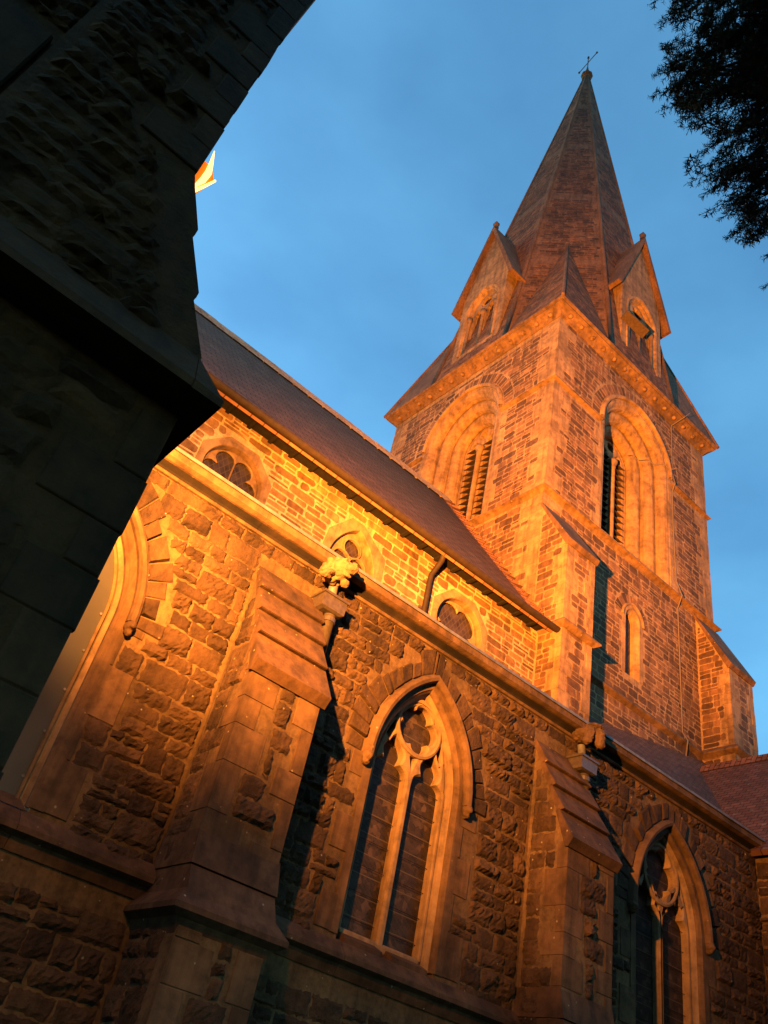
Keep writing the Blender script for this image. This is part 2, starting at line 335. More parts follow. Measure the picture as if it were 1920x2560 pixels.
def courses(f, mb, u0, u1, v0, v1, free, style, hr, wr, gap, mi, seed, w=0.006, small=0.25):
    rnd = random.Random(seed); v = v0
    while v < v1-hr[0]*0.5:
        h = min(rnd.uniform(*hr), v1-v)
        step = 0.04; n = int((u1-u0)/step)+1; run = None; ivs = []
        for i in range(n+1):
            u = u0+i*step; ok = u < u1 and free(u, v+h*0.5) and free(u, v+h*0.12) and free(u, v+h*0.88)
            if ok and run is None: run = u
            if not ok and run is not None: ivs.append((run, u-step)); run = None
        for a, b in ivs:
            u = a
            while u < b-0.04:
                wd = rnd.uniform(*wr)*(0.7+0.6*h/hr[1])
                if b-(u+wd) < wr[0]*0.6: wd = b-u
                g = gap*rnd.uniform(0.6, 1.4)
                def put(x0, x1, y0, y1):
                    if x1-x0 < 0.03 or y1-y0 < 0.025: return
                    if style == 'rock': rock_stone(mb, f, x0, x1, y0, y1, w*rnd.uniform(0.6, 1.3), mi, rnd)
                    else: flat_stone(mb, f, x0, x1, y0, y1, w*rnd.uniform(0.7, 1.3), mi, rnd)
                if rnd.random() < small and h > hr[0]*1.25:
                    k = rnd.uniform(0.38, 0.62); put(u+g/2, u+wd-g/2, v+g/2, v+h*k-g/2)
                    if wd > wr[1]*0.7: q = rnd.uniform(.35, .65); put(u+g/2, u+wd*q-g/2, v+h*k+g/2, v+h-g/2); put(u+wd*q+g/2, u+wd-g/2, v+h*k+g/2, v+h-g/2)
                    else: put(u+g/2, u+wd-g/2, v+h*k+g/2, v+h-g/2)
                else: put(u+g/2, u+wd-g/2, v+g/2, v+h-g/2)
                u += wd
        v += h
def quoins(mb, f, u, sgn, v0, v1, mi, seed, short=0.28, long_=0.52, hr=(0.26, 0.4), w=0.008, g=0.006, first=None, jit=0.0):
    """toothed corner stones starting at u and running inwards (sgn); returns a function giving their reach at height v"""
    rnd = random.Random(seed); v = v0; k = rnd.random() < 0.5 if first is None else bool(first); rec = []
    while v < v1-0.05:
        h = min(rnd.uniform(*hr), v1-v); L_ = (long_ if k else short)*rnd.uniform(0.85, 1.15); k = not k
        a, b = (u, u+L_) if sgn > 0 else (u-L_, u+(rnd.uniform(0, jit) if jit else 0))
        if first is None: mb.box(f, a+g/2, b-g/2, v+g/2, v+h-g/2, -0.02, w*rnd.uniform(0.7, 1.3), mi, 0.005)
        else:
            rnd.random(); ia, ib = (a-w+0.002, b-g/2) if sgn > 0 else (a+g/2, b+w-0.002)
            mb.box(f, ia, ib, v+g/2, v+h-g/2, -0.02, w, mi)
        rec.append((v, v+h, L_)); v += h
    def reach(vv):
        for a, b, l in rec:
            if a <= vv < b: return l
        return 0.0
    return reach
def voussoirs(mb, f, c0, hw, R, sp, d0, d1, n, mi, seed, w=0.01, rock=False):
    rnd = random.Random(seed)
    for side in (-1, 1):
        c = R-hw; ta = math.acos(c/(R+d0)); ta1 = math.acos(c/(R+d1)); k = 0.0
        cuts = [0.0]
        while cuts[-1] < 1: cuts.append(cuts[-1]+rnd.uniform(0.55, 1.5)/n)
        cuts[-1] = 1.0
        for i in range(len(cuts)-1):
            gp_ = 0.003 if w > 0.015 else 0.006; a0, a1 = cuts[i]+gp_, cuts[i+1]-gp_
            dd = d1+(rnd.uniform(-0.09, 0.06) if w > 0.015 else rnd.uniform(-.03, .03)); pts = []
            for (t, d, ta_) in ((a0, d0, ta), (a1, d0, ta), (a1, dd, ta1), (a0, dd, ta1)):
                an = ta_*t; x = -(c)+(R+d)*math.cos(an); pts.append((c0+side*x, sp+(R+d)*math.sin(an)))
            cx = sum(p[0] for p in pts)/4; cy = sum(p[1] for p in pts)/4; ww = w*rnd.uniform(0.6, 1.5)
            q = [(x, y, 0.0) for x, y in pts]+[(cx+(x-cx)*0.85, cy+(y-cy)*0.88, ww*rnd.uniform(0.3, 1.5)) for x, y in pts]
            mb.add(f, q, [(j, (j+1) % 4, 4+(j+1) % 4, 4+j) for j in range(4)]+[(4, 5, 6, 7)], mi)
def blob(name, ells, mats, parent, voxel=0.02, nz=0.02, ns=14, label=None):
    """carved stone lump: joined ellipsoids, remeshed and roughened; ells = (centre, radii, rot_z)"""
    import bmesh
    bm = bmesh.new()
    for c, r, rz in ells:
        m = Matrix.Translation(Vector(c)) @ (Matrix.Rotation(rz, 4, 'Z') if not isinstance(rz, tuple) else (Matrix.Rotation(rz[2], 4, 'Z') @ Matrix.Rotation(rz[1], 4, 'Y') @ Matrix.Rotation(rz[0], 4, 'X'))) @ Matrix.Diagonal((*r, 1))
        bmesh.ops.create_icosphere(bm, subdivisions=3, radius=1.0, matrix=m)
    me = bpy.data.meshes.new('t'); bm.to_mesh(me); bm.free()
    ob = bpy.data.objects.new('t', me); COL.objects.link(ob)
    md = ob.modifiers.new('r', 'REMESH'); md.mode = 'VOXEL'; md.voxel_size = voxel
    dg = bpy.context.evaluated_depsgraph_get(); m2 = bpy.data.meshes.new_from_object(ob.evaluated_get(dg))
    mb = MB(); vs = []
    for v in m2.vertices:
        p = v.co; vs.append(tuple(p+v.normal*nz*(noise.noise(p*ns)+0.5*noise.noise(p*ns*2.7))))
    mb.add(None, vs, [list(p.vertices) for p in m2.polygons])
    bpy.data.objects.remove(ob); bpy.data.meshes.remove(me); bpy.data.meshes.remove(m2)
    return mb.build(name, mats, parent, True, label)
exec_parts = []
# ================================================================== GROUND
g = MB(); n = 40
for j in range(n+1):
    for i in range(n+1):
        a = -1+2*i/n; b = -1+2*j/n; x = a*abs(a)*600; y = b*abs(b)*600
        g.v.append(Vector((x, y, 0.02*noise.noise(Vector((x*.3, y*.3, 0)))))); g.uv.append((x, y))
for j in range(n):
    for i in range(n): k = j*(n+1)+i; g.f.append([k, k+1, k+n+2, k+n+1]); g.m.append(0)
gm = stone('churchyard_grass', (0.03, 0.045, 0.018), (0.045, 0.06, 0.025), (0.06, 0.07, 0.03), 12, 0, 0.8, 0.05, 0.4, False)
tag(g.build('ground', gm), kind='structure')

# ================================================================== CHURCH
D = 6.5                      # aisle wall
YC = 9.2                     # clerestory wall
TX0, TX1, TY0, TY1 = 9.87, 16.35, 9.425, 15.9
CX, CY = (TX0+TX1)/2, (TY0+TY1)/2
church = empty('church', (6.0, 8.0, 0), 'floodlit stone church with tall broach spire and rows of gothic windows at dusk', 'church')
A = Sf(D)
# windows of the aisle: (centre, half width, arc radius, springing, base, kind)
WIN = [(1.20, 0.58, 1.25, 4.86, 3.22, 'sheet'), (5.35, 0.58, 1.22, 4.86, 3.22, 'two'), (9.78, 0.68, 1.27, 4.80, 3.22, 'two')]
BUT = [(2.89, 3.64), (7.10, 7.89)]
COR0, CORT = 6.40, 6.56
rw = random.Random(5)
# ---- aisle wall
wall = MB()
plate(wall, A, [(-4, 0), (12.1, 0), (12.1, 6.5), (-4, 6.5)], [archp(c, hw, R, sp, base-0.1, 0.02) for c, hw, R, sp, base, k in WIN], -0.5, 0.0, 0)
jamb_rec = []
for wi, (c, hw, R, sp, base, kd) in enumerate(WIN):
    rl = quoins(wall, A, c-hw-0.09, -1, base, sp, 2, 40+wi, 0.02, 0.22, (0.28, 0.42), 0.012)
    rr = quoins(wall, A, c+hw+0.09, 1, base, sp, 2, 60+wi, 0.06, 0.24, (0.28, 0.5), 0.012)
    jamb_rec.append((rl, rr))
    voussoirs(wall, A, c, hw, R, sp, 0.19, 0.43, 11, 1, 80+wi, 0.026)
def free_aisle(u, v):
    if v < 3.02 and v > 2.9: return False
    for a, b in BUT:
        if a-0.03 < u < b+0.03 and v < 6.1: return False
    for (c, hw, R, sp, base, kd), (rl, rr) in zip(WIN, jamb_rec):
        if base-0.25 < v < sp:
            if -(hw+0.10+rl(v)) < u-c < hw+0.10+rr(v): return False
        elif v >= sp:
            if v < sp+0.02: pass
            if math.hypot(abs(u-c)+R-hw, v-sp) < R+0.42: return False
    return True
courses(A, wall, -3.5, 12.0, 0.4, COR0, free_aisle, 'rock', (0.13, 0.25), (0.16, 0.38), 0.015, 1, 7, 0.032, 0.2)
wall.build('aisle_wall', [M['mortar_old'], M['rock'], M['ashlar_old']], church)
# ---- string course under the windows, broken round the buttresses
PS = [(-0.05, 3.20), (0.03, 3.17), (0.13, 3.06), (0.13, 3.02), (0.06, 2.99), (0.02, 2.90), (-0.05, 2.90)]
for a, b in ((-4, BUT[0][0]), (BUT[0][1], BUT[1][0]), (BUT[1][1], 12.0)):
    st = MB(); strip(st, A, PS, a, b, 0, True, 1.1, 0.004); st.build('string_course', M['coping'], church)
# ---- cornice and parapet coping
cn = MB(); strip(cn, A, [(-0.2, 6.505), (0.11, 6.505), (0.165, 6.522), (0.165, 6.60), (0.15, 6.61), (-0.2, 6.61)], -4, 12.1, 0, True, 1.25, 0.003)
strip(cn, A, [(-0.2, 6.40), (0.035, 6.40), (0.05, 6.42), (0.035, 6.437), (-0.2, 6.437)], -4, 12.1, 0, True, 1.6, 0.002)
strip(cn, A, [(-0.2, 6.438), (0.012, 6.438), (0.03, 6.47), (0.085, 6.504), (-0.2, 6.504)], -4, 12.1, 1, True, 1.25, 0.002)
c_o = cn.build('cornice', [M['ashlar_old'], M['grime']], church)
cp = MB(); strip(cp, A, [(-0.3, 6.615), (0.16, 6.615), (0.175, 6.60), (0.185, 6.60), (0.185, 6.635), (0.15, 6.645), (-0.3, 6.66)], -4, 12.1, 0, True, 2.2, 0.002)
cp.build('lead_capping', M['lead'], church)
# ---- aisle windows
def foil(c0, v0, r, n, cusp, rot=0.0, seg=60):
    out = []
    for i in range(seg):
        a = 2*math.pi*i/seg; s = abs(math.sin(n*(a-rot)/2)); out.append((c0+r*(1-cusp*(1-s**0.55))*math.cos(a), v0+r*(1-cusp*(1-s**0.55))*math.sin(a)))
    return out
def light(c0, hw, R, sp, base, cusp):
    p = []; c = R-hw; n = 22; ta = math.acos(c/R)
    def off(t): return cusp*max(0, 1-abs(t-0.42)/0.20)**1.6
    p.append((c0-hw, base)); p.append((c0-hw, sp-0.02))
    for i in range(n+1):
        t = i/n; a = math.pi-ta*t; r = R-off(t); p.append((c0+c+r*math.cos(a), sp+r*math.sin(a)))
    for i in range(n-1, -1, -1):
        t = i/n; a = ta*t; r = R-off(t); p.append((c0-c+r*math.cos(a), sp+r*math.sin(a)))
    p.append((c0+hw, sp-0.02)); p.append((c0+hw, base)); return p
for wi, (c, hw, R, sp, base, kd) in enumerate(WIN):
    lab = ['tall window behind a cloudy protective sheet', 'two-light window with bright tracery and wire guard', 'two-light window half in the shade of its buttress'][wi]
    ap = lambda d, c=c, hw=hw, R=R, sp=sp, base=base: archp(c, hw, R, sp, base, d, 18)
    jm = MB(); sweep(jm, A, ap, [(0.12, -0.02), (0.12, 0.014), (0.025, 0.014), (0.015, 0.0), (-0.005, -0.02), (-0.01, -0.05)]); sweep(jm, A, ap, [(-0.01, -0.05), (-0.045, -0.08), (-0.05, -0.12), (-0.065, -0.125), (-0.07, -0.30)], 1)
    win = jm.build('aisle_window', [M['ashlar_old'], M['tracery']], church, label=lab)
    hm = MB(); ha = lambda d, c=c, hw=hw, R=R, sp=sp: archp(c, hw, R, sp, base, d, 18, False)
    sweep(hm, A, ha, [(0.085, 0.0), (0.085, 0.06), (0.10, 0.095), (0.135, 0.105), (0.165, 0.08), (0.18, 0.0)])
    hm.build('hood_mould', M['ashlar_old'], win)
    for s in (-1, 1):
        x = c+s*(hw+0.135)
        blob('head_stop', [((x, D-0.05, sp-0.03), (0.05, 0.07, 0.06), 0), ((x, D-0.10, sp-0.05), (0.025, 0.03, 0.03), 0), ((x, D-0.04, sp-0.09), (0.035, 0.05, 0.035), 0)], M['ashlar_old'], win, 0.012, 0.012, 30)
    il = hw-0.07; lw = il/2-0.03; gz = -0.24
    if kd == 'two':
        Rl = 0.95*R*lw/0.5*1.2*0.62/0.6
        tr = MB(); rz = sp+0.62; rr_ = il*0.60
        lights = [light(c+s*(il/2+0.012), lw, lw*2.7, sp-0.05, base+0.1, 0.085) for s in (-1, 1)]
        hs = lights+[foil(c, rz, rr_*0.90, 5, 0.30, math.pi/2+0.3)]
        k = c; hs.append([(c-0.035, sp+0.27), (c, sp+0.17), (c+0.035, sp+0.27), (c, sp+0.30)])
        for s in (-1, 1): hs.append([(c+s*(il*0.60), sp+0.50), (c+s*(il*0.72), sp+0.36), (c+s*(il*0.80), sp+0.40), (c+s*(il*0.66), sp+0.66)])
        plate(tr, A, archp(c, hw, R, sp, base, -0.065, 18), hs, gz, -0.11, 0, 0.022)
        sweep(tr, A, circ(c, rz, rr_), [(-0.02, -0.12), (-0.02, -0.095), (0.0, -0.085), (0.025, -0.095), (0.03, -0.12)], 0, True)
        tr.build('tracery', M['tracery'], win)
        gl = MB(); gl.quad(A, (c-hw, base-0.05, gz+0.02), (c+hw, base-0.05, gz+0.02), (c+hw, sp+1.15, gz+0.02), (c-hw, sp+1.15, gz+0.02)); gl.build('glass', M['guard'], win)
        for q in range(7):
            for s in (-1, 1):
                sb = MB(); tube(sb, [A.p(c+s*0.05, base+0.22+q*0.24, gz+0.05), A.p(c+s*(il+0.0), base+0.22+q*0.24, gz+0.05)], 0.0035, 6); sb.build('saddle_bar', M['gutter'], win)
        for s in (-1, 1):
            sl = MB(); a, b = (c-hw+0.06, c-0.05) if s < 0 else (c+0.05, c+hw-0.06)
            sl.add(A, [(a, base-0.06, 0.02), (b, base-0.06, 0.02), (b-0.02, base-0.0, 0.02), (a+0.02, base-0.0, 0.02), (a+0.03, base+0.10, gz+0.03), (b-0.03, base+0.10, gz+0.03), (a, base-0.06, gz), (b, base-0.06, gz)], [(0, 1, 2, 3), (3, 2, 5, 4), (0, 3, 4, 6), (1, 7, 5, 2)])
            sl.build('sill', M['coping'], win)
    else:
        gl = MB(); plate(gl, A, archp(c, hw, R, sp, base, -0.072, 18), [], -0.075, -0.07); gl.build('glazing_sheet', M['sheet'], win)
        for s in (-1, 1):
            for q in range(5):
                sw = MB(); p = A.p(c+s*(hw-0.11), base+0.2+q*0.36, -0.068); tube(sw, [p, p+Vector((0, -0.008, 0))], 0.012, 8); sw.build('screw', M['lead'], win)
        rim = MB(); sweep(rim, A, ap, [(-0.07, -0.075), (-0.07, -0.055), (-0.095, -0.055), (-0.095, -0.075)]); rim.build('sheet_edge_bead', M['ashlar'], win)
        sl = MB(); sl.add(A, [(c-hw, base-0.04, 0.03), (c+hw, base-0.04, 0.03), (c+hw-0.08, base+0.08, -0.10), (c-hw+0.08, base+0.08, -0.10)], [(0, 1, 2, 3)]); sl.build('sill', M['coping'], win)
# ---- buttresses of the aisle
def butt(x0, x1, yw, yf, zt, zb, name, rock, mats, lip, zbase, nslab, seed, low=None, sub_label=None, drip=0.035, quo=True):
    """projects from plane yw to yf (south = smaller y); sloping top from zt at the wall to zb at the front"""
    mb = MB(); Wp = Wf(x0); Ep = Ef(x1); Fp = Sf(yf)
    prof = [(-yw-0.05+0.05, zbase), (-yf, zbase), (-yf, zb), (-yw, zt)]
    mb.add(Wp, [(u, v, 0) for u, v in prof], [(0, 1, 2, 3)], 0)
    mb.add(Ep, [(-u, v, 0) for u, v in prof], [(0, 1, 2, 3)], 0)
    mb.quad(Fp, (x0, zbase, 0), (x1, zbase, 0), (x1, zb, 0), (x0, zb, 0), 0)
    mb.add(None, [(x0, yf, zb), (x1, yf, zb), (x1, yw, zt), (x0, yw, zt)], [(0, 1, 2, 3)], 0)
    def top(y): return zt+(zb-zt)*(yw-y)/(yw-yf)
    zz = zb if not rock else zb-0.02
    q1 = quoins(mb, Fp, x0, 1, zbase, zz, 2, seed+1, 0.17, 0.32, (0.2, 0.42), 0.008, first=1)
    q2 = quoins(mb, Fp, x1, -1, zbase, zz, 2, seed+2, 0.14, 0.27, (0.2, 0.42), 0.010)
    ms, hr, wr, gp, dp = ('rock', (0.14, 0.26), (0.2, 0.36), 0.014, 0.035) if rock else ('flat', (0.10, 0.20), (0.16, 0.36), 0.02, 0.006)
    courses(Fp, mb, x0, x1, zbase, zb-0.03, lambda u, v: x0+q1(v)+0.01 < u < x1-q2(v)-0.01, ms, hr, wr, gp, 1, seed+3, dp, 0.1)
    q3 = quoins(mb, Wp, -yf, -1, zbase, zz, 2, seed+1, 0.12, 0.26, (0.2, 0.42), 0.008, first=0)
    courses(Wp, mb, -yw, -yf, zbase, zt, lambda u, v: -yw+0.01 < u < -yf-q3(v)-0.01 and v < top(-u)-0.06, ms, hr, wr, gp, 1, seed+5, dp*0.7, 0.1)
    courses(Ep, mb, yf, yw, zbase, zt, lambda u, v: yf+0.15 < u < yw-0.01 and v < top(u)-0.06, ms, hr, wr, gp, 1, seed+6, dp*0.7, 0.1)
    o = mb.build(name, mats, church, label=sub_label)
    # weathering slabs
    for k in range(nslab):
        t0, t1 = k/nslab, (k+1)/nslab
        ya, za = yw+(yf-yw)*t0, zt+(zb-zt)*t0; yb, zb_ = yw+(yf-yw)*t1, zt+(zb-zt)*t1
        sl = Vector((0, yb-ya, zb_-za)).normalized(); nr = Vector((0, sl.z, -sl.y)) if sl.y < 0 else Vector((0, -sl.z, sl.y))
        if nr.z < 0: nr = -nr
        s = MB(); ext = 0.0 if nslab == 1 else 0.02
        a0 = Vector((0, ya, za))-sl*0.01; b0 = Vector((0, yb, zb_))+sl*((0.06 if k == nslab-1 else 0.015))
        th = 0.065; pr = [a0-nr*0.03, a0+nr*th*0.30, b0+nr*th*1.15, b0+nr*th*0.9, b0-nr*0.03-sl*0.03]
        if k == nslab-1: pr[3] = b0+Vector((0, 0, -0.06)); pr[4] = Vector((0, yf+0.02, b0.z-0.05))
        xe = drip if k == nslab-1 else drip*0.45
        pts = [(x0-xe, p.y, p.z) for p in pr]+[(x1+xe, p.y, p.z) for p in pr]; m_ = len(pr)
        s.add(None, pts, [(i, (i+1) % m_, m_+(i+1) % m_, m_+i) for i in range(m_)]+[tuple(range(m_)), tuple(range(2*m_-1, m_-1, -1))])
        s.build('weathering_slab', mats[3], o)
    return o
BM = [M['mortar_old'], M['rock'], M['ashlar_old'], M['coping']]
for bi, (a, b) in enumerate(BUT):
    o = butt(a, b, D, 5.93, 6.08, 4.86, 'buttress', True, BM, None, 2.78, 4, 200+bi*20, sub_label=['bright nearer buttress beside the lion-headed gargoyle', 'lichened farther buttress below the hound-headed gargoyle'][bi])
    # spreading base: slope, drip and shaft below
    z1, z2, yo = 3.40, 2.90, 5.76
    s = MB()
    for (za, ya, zb_, yb) in ((z1, 5.925, 3.14, 5.86), (3.13, 5.875, z2, yo)):
        s.add(None, [(a-0.01, D, za), (a-0.01, ya, za), (b+0.01, ya, za), (b+0.01, D, za), (a-0.02, D, zb_), (a-0.02, yb, zb_), (b+0.02, yb, zb_), (b+0.02, D, zb_)], [(0, 1, 2, 3), (1, 5, 6, 2), (0, 4, 5, 1), (2, 6, 7, 3), (4, 7, 6, 5)])
    s.build('base_weathering', M['coping'], o)
    s = MB(); e = 0.12
    ring = lambda ex, z: [(a-ex, D, z), (a-ex, yo-ex+0.06, z), (b+ex, yo-ex+0.06, z), (b+ex, D, z)]
    pr = [(0.0, 2.98), (e, 2.84), (e, 2.80), (0.05, 2.76), (0.0, 2.66)]
    pts = [p for ex, z in pr for p in ring(ex, z)]; fs = []
    for k in range(len(pr)-1):
        for i in range(3): fs.append((k*4+i, k*4+i+1, (k+1)*4+i+1, (k+1)*4+i))
    s.add(None, pts, fs); s.build('drip_course', M['coping'], o)
    s = MB(); Fp = Sf(5.80); Wp = Wf(a+0.0); s.quad(Fp, (a, 0, 0), (b, 0, 0), (b, 2.8, 0), (a, 2.8, 0)); s.quad(Wp, (-D, 0, 0), (-5.80, 0, 0), (-5.80, 2.8, 0), (-D, 2.8, 0)); s.quad(Ef(b), (5.80, 0, 0), (D, 0, 0), (D, 2.8, 0), (5.80, 2.8, 0))
    q1 = quoins(s, Fp, a, 1, 0, 2.72, 2, 300+bi, 0.2, 0.36, (0.25, 0.4)); q2 = quoins(s, Fp, b, -1, 0, 2.72, 2, 310+bi, 0.14, 0.24, (0.25, 0.4))
    courses(Fp, s, a, b, 0.1, 2.72, lambda u, v: a+q1(v)+.01 < u < b-q2(v)-.01, 'rock', (0.16, 0.26), (0.2, 0.36), 0.014, 1, 320+bi, 0.03, 0.1)
    courses(Wp, s, -D, -5.8, 0.1, 2.72, lambda u, v: u < -5.9, 'rock', (0.16, 0.26), (0.2, 0.36), 0.014, 1, 330+bi, 0.03, 0.1)
    s.build('lower_shaft', BM[:3], o)
# ---- gargoyles at the cornice
gx, gy, gz_ = 3.65, 6.28, 6.43
E_ = [((gx, 6.42, gz_+0.02), (0.13, 0.17, 0.11), 0), ((gx+.02, gy-.02, gz_+0.01), (0.12, 0.13, 0.115), 0), ((gx+0.05, gy-0.15, gz_-0.02), (0.068, 0.09, 0.05), 0.2), ((gx-.12, gy-.02, gz_-.10), (.10, .05, .035), (0, -.5, .2)), ((gx-.15, gy-.01, gz_-.15), (.08, .04, .03), (0, -.2, .1)), ((gx+.10, gy-.02, gz_-.11), (.05, .05, .05), 0), ((gx+0.04, gy-0.11, gz_-0.085), (0.045, 0.06, 0.018), (0.35, 0, 0.2)), ((gx+.05, gy-.2, gz_+.02), (.03, .03, .022), 0), ((gx-.03, gy-.11, gz_+.075), (.04, .035, .018), (0, -.3, 0)), ((gx+.10, gy-.09, gz_+.075), (.04, .035, .018), (0, .3, 0)), ((gx-.02, gy-.12, gz_+.045), (.016, .016, .014), 0), ((gx+.09, gy-.10, gz_+.045), (.016, .016, .014), 0)]
rg = random.Random(4)
for k in range(15):
    a = k*0.42-0.2
    for r_, q in ((0.10, 0.055), (0.13, 0.045)):
        aa = a+rg.uniform(-.15, .15); E_.append(((gx+r_*math.cos(aa)*0.95, gy+0.06+rg.uniform(-.06, .05), gz_+0.01+r_*math.sin(aa)*0.85), (q*1.1, 0.05, rg.uniform(.022, .045)), (rg.uniform(-.5, .5), -aa+rg.uniform(-1.0, 1.0), rg.uniform(-.8, .8))))
blob('gargoyle', E_, M['ashlar'], church, 0.007, 0.010, 30, 'leafy lion-headed gargoyle lit bright yellow')
hx, hy, hz = 7.83, 6.28, 6.42
blob('gargoyle', [((hx, 6.42, hz+0.05), (0.12, 0.18, 0.10), 0), ((hx+0.02, hy, hz+0.06), (0.115, 0.12, 0.085), 0), ((hx+0.06, hy-0.08, hz+0.03), (0.075, 0.09, 0.08), 0), ((hx+0.065, hy-0.10, hz-0.05), (0.062, 0.07, 0.09), (0.15, 0, 0)), ((hx+0.065, hy-0.12, hz-0.12), (0.05, 0.05, 0.035), 0),
    ((hx-0.07, hy-0.04, hz+0.0), (0.042, 0.075, 0.13), (0, 0.12, 0)), ((hx-0.10, hy-0.03, hz-0.10), (0.05, 0.07, 0.05), (0, 0.3, 0)), ((hx+0.02, hy-0.05, hz+0.125), (0.12, 0.11, 0.03), 0), ((hx+.145, hy, hz+.0), (.03, .06, .10), (0, -.1, 0)), ((hx+.035, hy-.155, hz+.045), (.022, .02, .014), 0), ((hx+.10, hy-.15, hz+.045), (.022, .02, .014), 0)], M['ashlar_old'], church, 0.008, 0.014, 26, 'smooth hound-headed gargoyle with hanging ears')
# ---- downpipes with hopper heads
def pipe_part(pts, r, name, lab, mat='iron'):
    s = MB(); tube(s, pts, r, 16); return s.build(name, M[mat], church, True, lab)
for x, zh, lab in ((3.70, 6.13, 'iron downpipe with square hopper under the lion gargoyle'), (7.82, 6.13, 'iron downpipe with square hopper under the hound gargoyle')):
    y = D-0.13; dp = pipe_part([(x+0.04, y, zh-0.10), (x+0.04, y, 0.0)], 0.062, 'downpipe', lab)
    for z in (zh-0.22, zh-2.1, zh-3.9):
        col = MB(); tube(col, [(x+0.04, y, z), (x+0.04, y, z-0.05)], 0.073, 16)
        col.box(Sf(y), x-0.07, x+0.02, z-0.045, z-0.005, -0.1, -0.06); col.build('pipe_collar', M['iron'], dp)
    s = MB()
    def ring(h, z, ex=0): return [(x-h-ex, y-h*0.75-ex, z), (x+h+ex, y-h*0.75-ex, z), (x+h+ex, D-0.002, z), (x-h-ex, D-0.002, z)]
    lv = [(0.10, zh-0.185, 0), (0.142, zh-0.17, 0), (0.146, zh-0.03, 0), (0.146, zh-0.028, 0.018), (0.146, zh-0.002, 0.018)]
    pts = [p for h, z, e in lv for p in ring(h, z, e)]; fs = [(3, 2, 1, 0)]
    for k in range(len(lv)-1):
        for i in range(4): fs.append((k*4+i, k*4+(i+1) % 4, (k+1)*4+(i+1) % 4, (k+1)*4+i))
    s.add(None, pts, fs); s.build('hopper_head', M['iron'], dp)
    sp_ = MB(); tube(sp_, [(x+.02, 6.42, zh+0.2), (x+.02, 6.40, zh)], 0.05, 10); sp_.build('outlet_spout', M['lead'], dp, True)
# ---- clerestory
C = Sf(YC); cw = MB()
CWIN = [(3.20, 9.04, 0.50, 'cinq'), (5.53, 9.06, 0.54, 'tri'), (7.92, 9.06, 0.53, 'quat')]
def reuleaux(c0, v0, r, d=0.0, n=12):
    pts = []; S = r*1.62; vs = [(c0+r*0.94*math.cos(a), v0+r*0.94*math.sin(a)) for a in (math.pi/2, math.pi/2+2*math.pi/3, math.pi/2+4*math.pi/3)]
    for k in range(3):
        o_ = vs[k]; a = vs[(k+1) % 3]; b = vs[(k+2) % 3]; a0 = math.atan2(a[1]-o_[1], a[0]-o_[0]); a1 = math.atan2(b[1]-o_[1], b[0]-o_[0])
        while a1 < a0: a1 += 2*math.pi
        rr = math.hypot(a[0]-o_[0], a[1]-o_[1])+d
        for i in range(n): t = a0+(a1-a0)*i/n; pts.append((o_[0]+rr*math.cos(t), o_[1]+rr*math.sin(t)))
    return pts
def octo(c0, v0, r, kd):
    if kd == 'tri': return [(c0-0.62, v0-0.35), (c0+0.62, v0-0.35), (c0+0.60, v0+0.30), (c0+0.05, v0+0.66), (c0-0.20, v0+0.66), (c0-0.56, v0+0.22)]
    return [(c0+r*1.08*math.cos(a), v0+r*1.08*math.sin(a)) for a in [math.pi/8+k*math.pi/4 for k in range(8)]]
holes = [(circ(c, v, r)(0.01) if k != 'tri' else reuleaux(c, v, r+.02, 0.01)) for c, v, r, k in CWIN]
plate(cw, C, [(-4, 5), (9.86, 5), (9.86, 10.3), (-4, 10.3)], holes, -0.5, 0.0, 0)
surr = [octo(c, v, r*1.24, k) for c, v, r, k in CWIN]
def inpoly(x, y, P):
    r = False; j = len(P)-1
    for i in range(len(P)):
        if (P[i][1] > y) != (P[j][1] > y) and x < (P[j][0]-P[i][0])*(y-P[i][1])/(P[j][1]-P[i][1])+P[i][0]: r = not r
        j = i
    return r
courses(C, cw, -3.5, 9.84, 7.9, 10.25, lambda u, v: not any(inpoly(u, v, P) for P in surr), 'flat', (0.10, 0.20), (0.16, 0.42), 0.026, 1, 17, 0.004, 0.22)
cw.build('clerestory_wall', [M['mortar_pale'], M['rubble_gold']], church)
